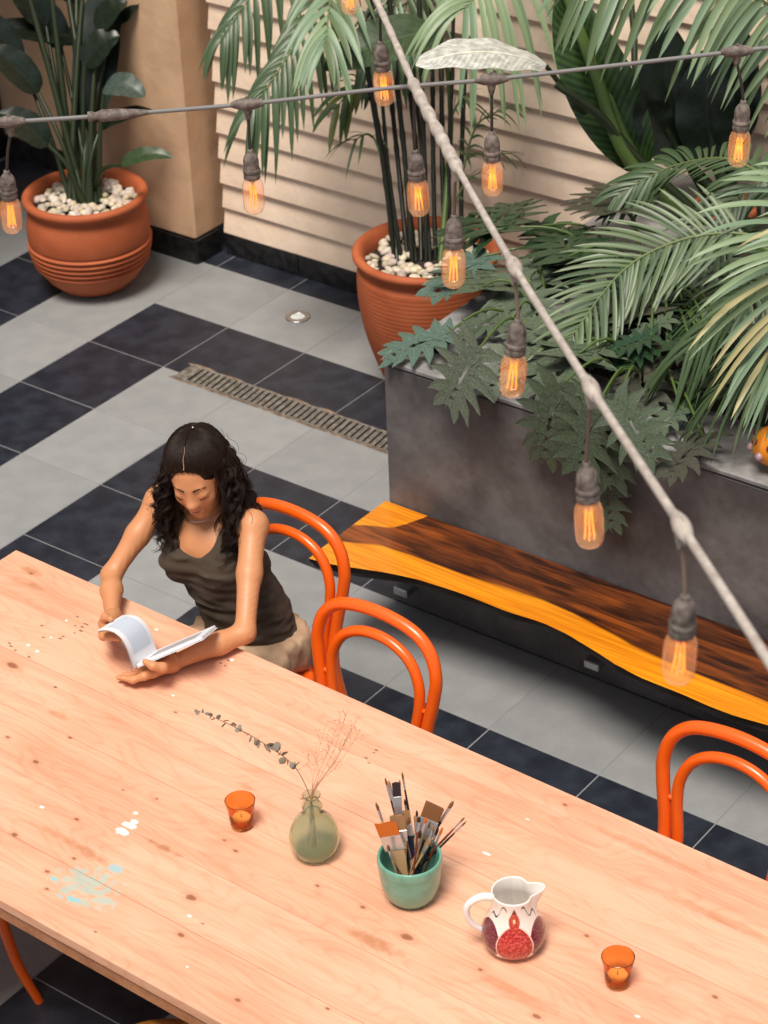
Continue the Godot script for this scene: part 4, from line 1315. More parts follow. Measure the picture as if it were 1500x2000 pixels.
func build_pots_and_plants() -> void:
	rng.seed = 4242
	M.rachis = mat(Color(0.13, 0.17, 0.06), 0.5)
	M.stem_dark = mat(Color(0.020, 0.032, 0.012), 0.4)
	M.stem_green = mat(Color(0.075, 0.125, 0.028), 0.4)
	M.cane = mat(Color(0.013, 0.015, 0.009), 0.35)
	var vt := vein_texture(501, 0.10)
	var vt2 := vein_texture(502, 0.30)
	var vp := vein_texture(503, 0.05)
	M.leaf_deep = leaf_mat(Color(0.016, 0.030, 0.018), 0.32, vt, 0.05)
	M.leaf_lit = leaf_mat(Color(0.075, 0.115, 0.095), 0.38, vt, 0.05)  # lighter copy of the dark leaf, painting light on one blade
	M.leaf_mid = leaf_mat(Color(0.050, 0.095, 0.035), 0.38, vt, 0.12)
	M.leaf_banana = leaf_mat(Color(0.035, 0.080, 0.018), 0.35, vt2, 0.15)
	M.leaf_sky_shine = leaf_mat(Color(0.80, 0.81, 0.74), 0.45, vt, 0.25)  # near-white colour paints the sky reflected on one banana leaf
	M.fr_light = leaf_mat(Color(0.16, 0.245, 0.145), 0.45, null, 0.20)
	M.fr_light2 = leaf_mat(Color(0.20, 0.28, 0.15), 0.45, null, 0.20)
	M.fr_mid = leaf_mat(Color(0.058, 0.098, 0.042), 0.42, null, 0.15)
	M.fr_mid2 = leaf_mat(Color(0.100, 0.148, 0.066), 0.42, null, 0.15)
	M.fr_yellow = leaf_mat(Color(0.38, 0.34, 0.16), 0.5, null, 0.15)
	M.fr_olive = leaf_mat(Color(0.12, 0.14, 0.030), 0.42, null, 0.2)
	M.ph_grey = leaf_mat(Color(0.118, 0.162, 0.098), 0.48, vp, 0.05)
	M.ph_pale = leaf_mat(Color(0.20, 0.245, 0.17), 0.55, vp, 0.05)  # paler copy, painting the light that falls on the corner leaves
	M.ph_teal = leaf_mat(Color(0.13, 0.21, 0.16), 0.42, vp, 0.05)
	M.ph_dark = leaf_mat(Color(0.030, 0.078, 0.032), 0.25, vp, 0.05)
	M.ph_brown = leaf_mat(Color(0.075, 0.078, 0.05), 0.5, vp, 0.05)

	# --- left pot with the paddle-leaved plant
	var pa := Vector3(-1.133, 0, -0.794)
	var ribs := []
	for v in [[0.0, 0.002], [0.125, 0.002], [0.148, 0.012], [0.198, 0.060], [0.234, 0.115]]: ribs.push_back(Vector2(v[0], v[1]))
	for k in 61:     # turned ridges round the belly
		var f := k / 60.0
		ribs.push_back(Vector2(0.234 + 0.022 * sin(f * 1.6) + 0.0065 * sin(f * TAU * 5.0), 0.118 + 0.115 * f))
	for v in [[0.258, 0.262], [0.257, 0.30], [0.247, 0.345], [0.234, 0.372], [0.236, 0.382], [0.252, 0.392], [0.262, 0.405], [0.262, 0.420], [0.250, 0.430], [0.234, 0.428], [0.222, 0.415], [0.214, 0.385], [0.212, 0.35]]: ribs.push_back(Vector2(v[0], v[1]))
	clay_pot("round terracotta pot with ridged belly beside the plaster pier", pa, ribs, 0.375, 0.216)
	pebbles(pa + Vector3(0, 0.376, 0), 0.205, 210, "pale pebbles filling the round ridged terracotta pot")
	var pd := depth_of(pa + Vector3(0, 0.4, 0))
	var st := thing("paddle_leaf_plant", "tall dark paddle-leaved plant in the round ridged pot", "plant", Vector3.ZERO)
	var root := pa + Vector3(0, 0.375, 0)
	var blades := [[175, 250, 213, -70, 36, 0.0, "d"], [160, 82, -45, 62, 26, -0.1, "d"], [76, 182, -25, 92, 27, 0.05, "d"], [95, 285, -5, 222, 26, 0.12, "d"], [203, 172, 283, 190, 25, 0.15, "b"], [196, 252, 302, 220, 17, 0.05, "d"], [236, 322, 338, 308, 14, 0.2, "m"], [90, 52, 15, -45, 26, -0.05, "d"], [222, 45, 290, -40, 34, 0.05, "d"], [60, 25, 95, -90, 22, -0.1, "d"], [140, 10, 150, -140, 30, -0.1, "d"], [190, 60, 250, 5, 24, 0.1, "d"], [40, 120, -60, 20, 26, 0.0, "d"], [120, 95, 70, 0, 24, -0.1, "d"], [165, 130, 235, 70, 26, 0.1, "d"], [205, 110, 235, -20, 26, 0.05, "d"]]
	for b in blades:
		var dd: float = pd + b[5] * -1.0
		var bp := at_depth(b[0], b[1], dd)
		var tp := at_depth(b[2], b[3], dd - 0.06)
		var m: Material = {"d": M.leaf_deep, "b": M.leaf_lit, "m": M.leaf_mid}[b[6]]
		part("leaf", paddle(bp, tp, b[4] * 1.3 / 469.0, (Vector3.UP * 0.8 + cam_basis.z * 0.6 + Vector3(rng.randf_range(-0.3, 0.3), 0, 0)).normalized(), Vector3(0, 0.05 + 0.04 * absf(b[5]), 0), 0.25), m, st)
		var r0 := root + Vector3(rng.randf_range(-0.05, 0.05), 0, rng.randf_range(-0.05, 0.05))
		stalk(st, "stalk", [r0, r0.lerp(bp, 0.45) + Vector3(0, 0.06, 0), bp], 0.013, 0.007, M.stem_dark)
	for s in [[125, -60], [165, -60], [95, -60], [150, -40], [205, -50], [45, -50], [185, -60]]:
		var r1 := root + Vector3(rng.randf_range(-0.06, 0.06), 0, rng.randf_range(-0.06, 0.06))
		var tp2 := at_depth(s[0], s[1], pd + rng.randf_range(-0.12, 0.12))
		stalk(st, "stalk", [r1, r1.lerp(tp2, 0.5) + Vector3(0, 0.03, 0), tp2, tp2 + (tp2 - r1) * 0.4], 0.016, 0.009, M.stem_dark)

	# --- tall pot with the cane palm
	var pb := Vector3(0.594, 0, -0.836)
	var prof := []
	for v in [[0.0, 0.002], [0.140, 0.002], [0.150, 0.010]]: prof.push_back(Vector2(v[0], v[1]))
	for k in 90:
		var f := k / 89.0
		prof.push_back(Vector2(0.150 + 0.115 * pow(sin(f * 1.75), 0.9) + 0.0011 * sin(f * TAU * 30.0) * smoothstep(0.25, 0.45, f), 0.012 + 0.513 * f))
	for v in [[0.252, 0.540], [0.246, 0.556], [0.252, 0.565], [0.268, 0.572], [0.279, 0.585], [0.279, 0.598], [0.268, 0.607], [0.252, 0.605], [0.238, 0.590], [0.230, 0.56], [0.226, 0.52]]: prof.push_back(Vector2(v[0], v[1]))
	clay_pot("tall terracotta pot with fine throwing lines beside the planter", pb, prof, 0.545, 0.232)
	pebbles(pb + Vector3(0, 0.546, 0), 0.22, 230, "pale pebbles filling the tall terracotta pot")
	var bd := depth_of(pb + Vector3(0, 0.6, 0))
	var cp := thing("cane_palm", "dark-caned palm with drooping fronds growing in the tall terracotta pot", "palm", Vector3.ZERO)
	var canes := [[770, 480, 722, 165], [785, 492, 742, 150], [795, 470, 765, 200], [812, 482, 780, 190], [822, 475, 800, 170], [832, 480, 822, 120], [850, 470, 845, 160], [868, 452, 862, 130], [880, 440, 884, 130], [900, 440, 908, 130], [776, 497, 735, 230], [805, 492, 775, 160], [840, 485, 815, 210]]
	for c in canes:
		var g := at_depth(c[0], c[1], bd)
		g = Vector3(clampf(g.x, pb.x - 0.15, pb.x + 0.15), 0.545, clampf(g.z, pb.z - 0.15, pb.z + 0.15))
		var top := at_depth(c[2], c[3], bd + rng.randf_range(-0.1, 0.15))
		var mb := MB.new()
		var path := smooth_path([g, g.lerp(top, 0.5) + Vector3(rng.randf_range(-0.015, 0.015), 0, 0), top, top + (top - g) * 0.6], 12)
		var rr := PackedFloat32Array()
		var rb := rng.randf_range(0.0070, 0.0108)
		for i in path.size(): rr.push_back(rb * (1.22 if i % 6 == 5 else 1.0))
		mb.tube(path, rr, 9)
		part("cane", mb.commit(true), M.cane, cp)
	var B := func(px: float, py: float, off: float) -> Vector3: return at_depth(px, py, bd + off)
	frond(cp, [B.call(730, 190, 0.0), B.call(700, 165, -0.05), B.call(652, 215, -0.1)], 6, 0.17, 0.034, 0.85, 0.6, [M.fr_olive, M.fr_olive, M.fr_mid])
	frond(cp, [B.call(728, 268, 0.0), B.call(715, 262, -0.05), B.call(690, 275, -0.08)], 4, 0.15, 0.012, 0.9, 0.7, [M.fr_mid])
	frond(cp, [B.call(905, 330, 0.0), B.call(935, 240, -0.05), B.call(1012, 205, -0.08)], 9, 0.12, 0.012, 0.7, 0.7, [M.fr_mid, M.fr_mid])
	frond(cp, [B.call(900, 300, 0.05), B.call(955, 300, 0.0), B.call(1000, 300, -0.02)], 5, 0.11, 0.010, 0.8, 0.6, [M.fr_mid])
	frond(cp, [B.call(885, 400, 0.0), B.call(915, 350, -0.05), B.call(955, 330, -0.08)], 5, 0.10, 0.010, 0.8, 0.5, [M.fr_mid])
	frond(cp, [B.call(880, 230, 0.0), B.call(905, 190, -0.05), B.call(930, 215, -0.08)], 5, 0.11, 0.010, 0.8, 0.5, [M.fr_mid])
	# big arching fronds over the clapboard wall
	frond(cp, [B.call(700, -260, 0.2), B.call(655, -60, -0.25), B.call(634, 95, -0.45)], 15, 0.27, 0.026, 0.75, 0.45, [M.fr_light, M.fr_light, M.fr_light2, M.fr_mid2], [-1.0, 1.0], cam_basis.z, 0.007, 0.25)
	frond(cp, [B.call(690, -160, 0.2), B.call(585, 70, -0.05), B.call(490, 215, -0.15)], 16, 0.23, 0.024, 0.7, 0.85, [M.fr_mid, M.fr_mid, M.fr_mid], [-1.0, 1.0], cam_basis.z, 0.006, 0.3)
	frond(cp, [B.call(640, -220, 0.2), B.call(520, -50, 0.0), B.call(432, 75, -0.1)], 14, 0.20, 0.024, 0.7, 0.9, [M.fr_mid, M.fr_mid, M.fr_mid], [-1.0, 1.0], cam_basis.z, 0.006, 0.3)
	frond(cp, [B.call(830, -200, 0.2), B.call(790, -20, 0.0), B.call(700, 110, -0.1)], 16, 0.24, 0.018, 0.8, 0.5, [M.fr_light, M.fr_mid2, M.fr_mid], [-1.0, 1.0], cam_basis.z, 0.006, 0.2)
	frond(cp, [B.call(870, -160, 0.1), B.call(800, -10, 0.05), B.call(775, 110, 0.0)], 12, 0.20, 0.020, 0.6, 0.6, [M.fr_light, M.fr_mid2], [-1.0, 1.0], cam_basis.z, 0.006, 0.2)
	frond(cp, [B.call(1010, -170, -0.3), B.call(960, -50, -0.5), B.call(905, 20, -0.6)], 15, 0.33, 0.026, 0.9, 0.95, [M.fr_light2, M.fr_light2, M.fr_light], [-1.0, 1.0], cam_basis.z, 0.006, 0.15)
	part("leaf", paddle(B.call(850, 60, -0.25), B.call(632, 138, -0.35), 0.105, (Vector3.UP * 0.7 + cam_basis.z * 0.7).normalized(), Vector3(0, 0.05, 0), 0.2), M.leaf_mid, cp)
	stalk(cp, "stalk", [pb + Vector3(0.05, 0.55, -0.02), B.call(880, 250, 0.05), B.call(870, 110, -0.1), B.call(850, 60, -0.25)], 0.013, 0.007, M.stem_green)

	# --- planter: banana-like plant at the back, in its own clay pot
	var bp0 := Vector3(1.72, 0.84, -1.08)
	var ban := thing("banana_plant", "broad pleated banana-like plant at the back of the planter", "plant", Vector3.ZERO)
	var bnd := depth_of(Vector3(1.72, 1.0, -1.08))
	var Q := func(px: float, py: float, off: float) -> Vector3: return at_depth(px, py, bnd + off)
	for b in [[1262, 338, 1098, -30, 0.125, "n", 0.30, -0.05], [1258, 335, 1150, 20, 0.07, "n", 0.5, 0.02], [1340, 312, 1300, 40, 0.12, "d", 0.35, 0.0], [1400, 330, 1390, 90, 0.11, "d", 0.3, -0.05], [1420, 300, 1460, 60, 0.12, "d", 0.3, 0.05], [1345, 320, 1255, 180, 0.085, "d", 0.2, 0.0]]:
		var m2: Material = M.leaf_banana if b[5] == "n" else M.leaf_deep
		var bb: Vector3 = Q.call(b[0], b[1], b[7])
		var tt: Vector3 = Q.call(b[2], b[3], b[7] - 0.15)
		part("leaf", paddle(bb, tt, b[4], (cam_basis.z + Vector3(rng.randf_range(-0.4, 0.1), 0.1, 0)).normalized(), Vector3(-0.04, 0.0, 0.03), b[6], 0.06, 0.85), m2, ban)
		stalk(ban, "stalk", [bp0 + Vector3(rng.randf_range(-0.04, 0.2), 0.0, rng.randf_range(-0.04, 0.04)), bb.lerp(tt, 0.02), bb.lerp(tt, 0.5) - cam_basis.z * 0.01], 0.024, 0.012, M.stem_green if b[5] == "n" else M.stem_dark)
	part("leaf", paddle(Q.call(1068, 128, -0.25), Q.call(812, 128, -0.45), 0.095, (Vector3.UP + cam_basis.z * 0.35).normalized(), Vector3(0, 0.10, 0), -0.12, 0.05, 0.9), M.leaf_sky_shine, ban)
	stalk(ban, "stalk", [bp0, Q.call(1215, 290, 0.0), Q.call(1120, 195, -0.15), Q.call(1066, 128, -0.25)], 0.018, 0.008, M.stem_dark)
	stalk(ban, "stalk", [bp0 + Vector3(-0.02, 0, 0.03), Q.call(1232, 318, -0.12), Q.call(1165, 150, -0.2), Q.call(1118, 20, -0.25), Q.call(1085, -90, -0.28)], 0.026, 0.016, M.stem_green)
	stalk(ban, "stalk", [bp0 + Vector3(0.02, 0, 0.03), Q.call(1255, 320, -0.10), Q.call(1170, 225, -0.2), Q.call(1085, 165, -0.25)], 0.022, 0.012, M.stem_dark)
	stalk(ban, "stalk", [bp0 + Vector3(0.1, 0, 0), Q.call(1265, 200, 0.0), Q.call(1238, 60, 0.0), Q.call(1230, -60, 0.0)], 0.014, 0.010, M.stem_dark)
	var sp := thing("clay_nursery_pot", "small brown clay pot holding the banana-like plant in the planter", "pot", Vector3(bp0.x, 0.842, bp0.z))
	var spm := MB.new()
	spm.lathe([Vector2(0.0, 0.0), Vector2(0.085, 0.0), Vector2(0.105, 0.10), Vector2(0.115, 0.105), Vector2(0.115, 0.13), Vector2(0.10, 0.13), Vector2(0.095, 0.10), Vector2(0.0, 0.10)], 32)
	part("clay_body", spm.commit(true), M.terracotta, sp)

	# --- planter: feather palm leaning in from the right
	var fp := thing("feather_palm", "pale green feather palm arching over the planter with yellowed leaf tips", "palm", Vector3.ZERO)
	var fd := 8.35
	var R := func(px: float, py: float, dep: float) -> Vector3: return at_depth(px, py, dep)
	var Hh := func(px: float, py: float, h: float) -> Vector3: return on_y(px, py, h)
	var crown: Vector3 = on_y(1640, 520, 1.22)
	stalk(fp, "trunk", [Vector3(crown.x, 0.84, crown.z - 0.06), crown + Vector3(0, -0.1, -0.03), crown], 0.05, 0.035, M.cane)
	var zu := cam_basis.z + Vector3.UP * 0.5
	frond(fp, [crown, Hh.call(1430, 455, 1.26), Hh.call(1240, 510, 1.20), Hh.call(1108, 668, 1.04)], 34, 0.25, 0.015, 0.95, 0.16, [M.fr_mid2, M.fr_mid, M.fr_mid2], [-1.0, 1.0], zu, 0.008, 0.3)
	frond(fp, [crown, Hh.call(1470, 330, 1.42), Hh.call(1330, 320, 1.30), Hh.call(1200, 385, 1.18)], 24, 0.17, 0.018, 0.9, 0.30, [M.fr_mid, M.fr_mid], [-1.0, 1.0], zu, 0.008, 0.3)
	frond(fp, [Hh.call(1700, 300, 1.60), Hh.call(1600, 400, 1.50), Hh.call(1540, 540, 1.38), Hh.call(1530, 700, 1.22)], 24, 0.36, 0.019, 1.15, 0.28, [M.fr_light, M.fr_light2, M.fr_mid2, M.fr_yellow], [-1.0, 1.0], cam_basis.z, 0.009, 0.05)
	frond(fp, [Hh.call(1730, 400, 1.60), Hh.call(1640, 470, 1.55), Hh.call(1590, 570, 1.42), Hh.call(1590, 680, 1.28)], 22, 0.36, 0.018, 1.0, 0.40, [M.fr_light, M.fr_mid2, M.fr_yellow, M.fr_mid2, M.fr_light2], [-1.0, 1.0], cam_basis.z, 0.009, 0.05)
	frond(fp, [crown, Hh.call(1530, 545, 1.30), Hh.call(1430, 590, 1.25), Hh.call(1340, 690, 1.12)], 22, 0.27, 0.016, 0.8, 0.75, [M.fr_mid, M.fr_mid, M.fr_mid], [-1.0, 1.0], Vector3.UP, 0.007, 0.2)
	frond(fp, [crown, Hh.call(1580, 620, 1.28), Hh.call(1480, 690, 1.22), Hh.call(1390, 770, 1.08)], 20, 0.26, 0.016, 0.8, 0.75, [M.fr_mid, M.fr_mid, M.fr_mid2], [-1.0, 1.0], Vector3.UP, 0.007, 0.2)
	frond(fp, [crown, Hh.call(1600, 380, 1.30), Hh.call(1500, 350, 1.30), Hh.call(1400, 420, 1.22)], 20, 0.20, 0.018, 0.9, 0.4, [M.fr_mid, M.fr_mid2, M.fr_mid], [-1.0, 1.0], zu, 0.007, 0.2)
	frond(fp, [crown, Hh.call(1480, 430, 1.18), Hh.call(1380, 480, 1.14), Hh.call(1290, 560, 1.02)], 20, 0.24, 0.018, 0.9, 0.4, [M.fr_mid, M.fr_mid, M.fr_mid], [-1.0, 1.0], zu, 0.007, 0.2)
	frond(fp, [crown, Hh.call(1540, 480, 1.12), Hh.call(1450, 560, 1.06), Hh.call(1400, 660, 1.0)], 20, 0.24, 0.018, 0.9, 0.4, [M.fr_mid, M.fr_mid, M.fr_mid], [-1.0, 1.0], zu, 0.007, 0.2)
	# second palm whose fronds hang in from above
	var tp3 := thing("hanging_palm", "palm whose grey-green fronds hang into view above the planter", "palm", Vector3.ZERO)
	frond(tp3, [R.call(1640, 150, 7.8), R.call(1500, 10, 7.7), R.call(1300, -50, 7.6), R.call(1120, -20, 7.5)], 22, 0.26, 0.030, 1.05, 0.75, [M.fr_light, M.fr_light, M.fr_mid2], [-1.0, 1.0], cam_basis.z, 0.008, 0.12)
	frond(tp3, [R.call(1660, 200, 7.7), R.call(1560, 60, 7.6), R.call(1470, -10, 7.5), R.call(1340, -60, 7.4)], 18, 0.27, 0.030, 1.15, 0.8, [M.fr_light, M.fr_light, M.fr_light2], [-1.0, 1.0], cam_basis.z, 0.008, 0.1)
	stalk(tp3, "trunk", [Vector3(3.0, 0.84, -0.7), R.call(1700, 420, 7.95), R.call(1650, 170, 7.78)], 0.05, 0.03, M.cane)

	# --- philodendrons sprawling over the planter
	var names := [["split_leaf_philodendron", "sprawling split-leaf philodendron spilling over the planter's left corner", Vector3(1.62, 0.84, -0.10)], ["split_leaf_philodendron", "large split-leaf philodendron hanging down the planter front", Vector3(2.05, 0.84, -0.02)], ["split_leaf_philodendron", "dark glossy split-leaf philodendron under the palm fronds", Vector3(1.75, 0.84, -0.55)]]
	var ph := []
	for n in names: ph.push_back(thing(n[0], n[1], "plant", Vector3.ZERO))
	# plant, base px, tip px, mode (height above floor, or -z plane for hanging), width, material
	var G := ["grey", "pale", "teal", "dark", "brown"]
	var leaves := [
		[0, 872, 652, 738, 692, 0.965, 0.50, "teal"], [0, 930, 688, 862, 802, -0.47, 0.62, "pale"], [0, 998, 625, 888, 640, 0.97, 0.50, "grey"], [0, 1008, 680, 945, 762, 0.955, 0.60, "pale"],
		[2, 962, 455, 868, 425, 1.02, 0.62, "dark"], [2, 968, 448, 1010, 368, 1.04, 0.5, "dark"], [2, 945, 500, 826, 575, 0.98, 0.42, "teal"], [0, 1050, 530, 978, 612, 1.00, 0.62, "grey"],
		[2, 1112, 500, 1092, 400, 1.06, 0.55, "dark"], [2, 1108, 500, 1050, 470, 1.05, 0.5, "dark"], [2, 1205, 408, 1130, 372, 1.10, 0.55, "brown"], [2, 1200, 410, 1195, 335, 1.12, 0.5, "brown"],
		[1, 1085, 640, 1092, 775, 1.00, 0.62, "grey"], [1, 1088, 760, 1048, 915, -0.46, 0.50, "grey"], [1, 1165, 795, 1120, 935, -0.50, 0.62, "grey"], [1, 1172, 800, 1190, 965, -0.48, 0.55, "grey"],
		[1, 1205, 790, 1285, 905, -0.52, 0.60, "grey"], [1, 1372, 852, 1292, 930, 0.955, 0.60, "brown"], [1, 1180, 925, 1192, 1045, -0.44, 0.50, "grey"], [2, 1285, 530, 1215, 645, 1.02, 0.60, "dark"],
		[2, 1270, 520, 1320, 640, 1.02, 0.6, "dark"], [1, 1130, 690, 1180, 600, 1.02, 0.55, "grey"], [1, 1140, 700, 1215, 690, 0.99, 0.55, "grey"], [0, 1010, 560, 1070, 640, 0.98, 0.6, "grey"],
		[1, 1095, 690, 1020, 740, 0.98, 0.55, "grey"], [2, 1190, 560, 1150, 640, 1.0, 0.55, "grey"], [1, 1250, 700, 1260, 800, 0.97, 0.55, "brown"], [0, 940, 560, 905, 480, 1.0, 0.5, "grey"], [1, 1330, 800, 1250, 850, 0.96, 0.5, "grey"], [2, 1060, 440, 1100, 520, 1.0, 0.5, "dark"]]
	for k in 22:
		var fx := rng.randf_range(1120, 1480)
		var fy := lerpf(560, 740, (fx - 1120) / 360.0) + rng.randf_range(-90, 60)
		var an := rng.randf_range(0, TAU)
		leaves.push_back([2, fx, fy, fx + cos(an) * 95, fy + sin(an) * 60, rng.randf_range(0.96, 1.06), 0.58, ["dark", "dark", "grey", "brown"][k % 4]])
	for l in leaves:
		var q: Node3D = ph[l[0]]
		var bpt: Vector3; var tpt: Vector3; var nh: Vector3
		if l[5] > 0.0:
			bpt = on_y(l[1], l[2], l[5] + 0.03)
			tpt = on_y(l[3], l[4], l[5] - 0.015)
			nh = (Vector3.UP + Vector3(rng.randf_range(-0.2, 0.2), 0, rng.randf_range(0, 0.35))).normalized()
			if tpt.distance_to(bpt) > 0.36: tpt = bpt + (tpt - bpt).normalized() * 0.36
		else:
			bpt = on_z(l[1], l[2], -l[5] + 0.0)
			tpt = on_z(l[3], l[4], -l[5] + 0.03)
			nh = (Vector3(0.1, 0.55, 1.0)).normalized()
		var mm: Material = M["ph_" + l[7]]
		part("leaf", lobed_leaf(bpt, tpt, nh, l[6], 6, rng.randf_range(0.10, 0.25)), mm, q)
		var so: Vector3 = names[l[0]][2]
		var midp := so.lerp(bpt, 0.55) + Vector3(0, 0.10, 0)
		stalk(q, "stalk", [so + Vector3(rng.randf_range(-0.04, 0.04), 0, rng.randf_range(-0.04, 0.04)), midp, bpt], 0.006, 0.0035, M.stem_green)

	# --- painted orange ornament on the planter
	var oc := on_y(1512, 905, 0.937)
	var orn := thing("ceramic_ornament", "round orange painted ceramic ornament standing on the planter rim", "ornament", oc)
	var om := MB.new()
	var pr2 := []
	for k in 17:
		var a := PI * k / 16.0
		pr2.push_back(Vector2(sin(a) * 0.068, 0.058 - cos(a) * 0.058))
	om.lathe(pr2, 32)
	part("ball", om.commit(true), M.ornament, orn)
	for k in 7:
		var a2 := TAU * k / 7.0
		for row in 2:
			var dm := MB.new()
			var y: float = [0.050, 0.082][row]
			var rr2 := sqrt(maxf(0.0, 1.0 - pow((y - 0.058) / 0.058, 2.0))) * 0.068
			dm.blob(Vector3(cos(a2 + row * 0.45) * rr2, y, sin(a2 + row * 0.45) * rr2), Vector3.ONE * [0.013, 0.010][row], 10, 8)
			part("painted_dot", dm.commit(true), M.orn_pink if row == 0 else M.orn_red, orn)

# ---------------------------------------------------------------- the reading woman
class Field:
	var o: Vector3
	var h: float
	var nx: int; var ny: int; var nz: int
	var k: float
	var f := PackedFloat32Array()
	func _init(lo: Vector3, hi: Vector3, cell: float, kk: float) -> void:
		o = lo; h = cell; k = kk
		nx = int((hi.x - lo.x) / h) + 2; ny = int((hi.y - lo.y) / h) + 2; nz = int((hi.z - lo.z) / h) + 2
		f.resize(nx * ny * nz)
	func cone(a: Vector3, b: Vector3, ra: float, rb: float) -> void:
		var m := maxf(ra, rb) + 5.0 / k
		var lo := a.min(b) - Vector3.ONE * m
		var hi := a.max(b) + Vector3.ONE * m
		var ab := b - a
		var l2 := maxf(ab.length_squared(), 1e-9)
		for i in range(maxi(int((lo.x - o.x) / h), 0), mini(int((hi.x - o.x) / h) + 1, nx - 1) + 1):
			for j in range(maxi(int((lo.y - o.y) / h), 0), mini(int((hi.y - o.y) / h) + 1, ny - 1) + 1):
				var base := (i * ny + j) * nz
				for l in range(maxi(int((lo.z - o.z) / h), 0), mini(int((hi.z - o.z) / h) + 1, nz - 1) + 1):
					var p := o + Vector3(i, j, l) * h
					var t := clampf((p - a).dot(ab) / l2, 0.0, 1.0)
					var d := p.distance_to(a + ab * t) - lerpf(ra, rb, t)
					if d * k < 6.0: f[base + l] += exp(-k * d)
	func ell(c: Vector3, bs: Basis, r: Vector3, sub := false) -> void:
		var m := maxf(r.x, maxf(r.y, r.z)) + 5.0 / k
		var inv := bs.transposed()
		for i in range(maxi(int((c.x - m - o.x) / h), 0), mini(int((c.x + m - o.x) / h) + 1, nx - 1) + 1):
			for j in range(maxi(int((c.y - m - o.y) / h), 0), mini(int((c.y + m - o.y) / h) + 1, ny - 1) + 1):
				var base := (i * ny + j) * nz
				for l in range(maxi(int((c.z - m - o.z) / h), 0), mini(int((c.z + m - o.z) / h) + 1, nz - 1) + 1):
					var q := inv * (o + Vector3(i, j, l) * h - c)
					var k0 := (q / r).length()
					var k1 := maxf((q / (r * r)).length(), 1e-6)
					var d := k0 * (k0 - 1.0) / k1
					if sub:
						# carve: f -> 1 / (1/f + exp(k d))
						var e := exp(clampf(-k * d, -40.0, 40.0))
						var cur := f[base + l]
						if cur > 0.0: f[base + l] = cur / (1.0 + cur * e)
					elif d * k < 6.0: f[base + l] += exp(-k * d)
	# keep only the side where n.dot(p) <= w
	func clip(n: Vector3, w: float) -> void:
		for i in nx:
			for j in ny:
				for l in nz:
					var d := n.dot(o + Vector3(i, j, l) * h) - w
					if d > -8.0 / k:
						var q := (i * ny + j) * nz + l
						var cur := f[q]
						if cur > 0.0:
							f[q] = cur / (1.0 + cur * exp(clampf(k * 3.0 * d, -40.0, 40.0)))
	func wrinkle(seed_: int, freq: float, amp: float, stretch: Vector3, bias := 0.0) -> void:
		var n := FastNoiseLite.new()
		n.seed = seed_; n.frequency = freq; n.fractal_octaves = 2
		for i in nx:
			for j in ny:
				for l in nz:
					var q := (i * ny + j) * nz + l
					if f[q] > 1e-3 and f[q] < 1e4:
						var p := (o + Vector3(i, j, l) * h) * stretch
						f[q] *= exp(k * amp * (n.get_noise_3d(p.x, p.y, p.z) + bias))
	func mesh_into(mb: MB, base: Vector3, colour: Callable) -> void:
		var vi := PackedInt32Array(); vi.resize(nx * ny * nz); vi.fill(-1)
		var sy := nz; var sx := ny * nz
		var offs := [0, sx, sy, sx + sy, 1, sx + 1, sy + 1, sx + sy + 1]
		var cp := [Vector3(0, 0, 0), Vector3(1, 0, 0), Vector3(0, 1, 0), Vector3(1, 1, 0), Vector3(0, 0, 1), Vector3(1, 0, 1), Vector3(0, 1, 1), Vector3(1, 1, 1)]
		var edges := [[0, 1], [2, 3], [4, 5], [6, 7], [0, 2], [1, 3], [4, 6], [5, 7], [0, 4], [1, 5], [2, 6], [3, 7]]
		for i in nx - 1:
			for j in ny - 1:
				for l in nz - 1:
					var q := i * sx + j * sy + l
					var s0 := f[q] >= 1.0
					var same := true
					for c in range(1, 8):
						if (f[q + offs[c]] >= 1.0) != s0:
							same = false
							break
					if same: continue
					var acc := Vector3.ZERO
					var n := 0
					for e in edges:
						var fa := f[q + offs[e[0]]]; var fb := f[q + offs[e[1]]]
						if (fa >= 1.0) != (fb >= 1.0):
							var da := log(maxf(fa, 1e-9)); var db := log(maxf(fb, 1e-9))
							da = clampf(da, -6.0, 6.0); db = clampf(db, -6.0, 6.0)
							acc += (cp[e[0]] as Vector3).lerp(cp[e[1]], da / (da - db))
							n += 1
					var p := o + (Vector3(i, j, l) + acc / n) * h
					mb.tint = colour.call(p)
					vi[q] = mb.vert(p - base)
		for i in range(1, nx - 1):
			for j in range(1, ny - 1):
				for l in range(1, nz - 1):
					var q := i * sx + j * sy + l
					var ins := f[q] >= 1.0
					if ins != (f[q + sx] >= 1.0): _q(mb, vi[q], vi[q - sy], vi[q - sy - 1], vi[q - 1], ins)
					if ins != (f[q + sy] >= 1.0): _q(mb, vi[q], vi[q - 1], vi[q - sx - 1], vi[q - sx], ins)
					if ins != (f[q + 1] >= 1.0): _q(mb, vi[q], vi[q - sx], vi[q - sx - sy], vi[q - sy], ins)
	func _q(mb: MB, a: int, b: int, c: int, d: int, flip: bool) -> void:
		if a < 0 or b < 0 or c < 0 or d < 0: return
		if flip: mb.quad(a, b, c, d)
		else: mb.quad(d, c, b, a)

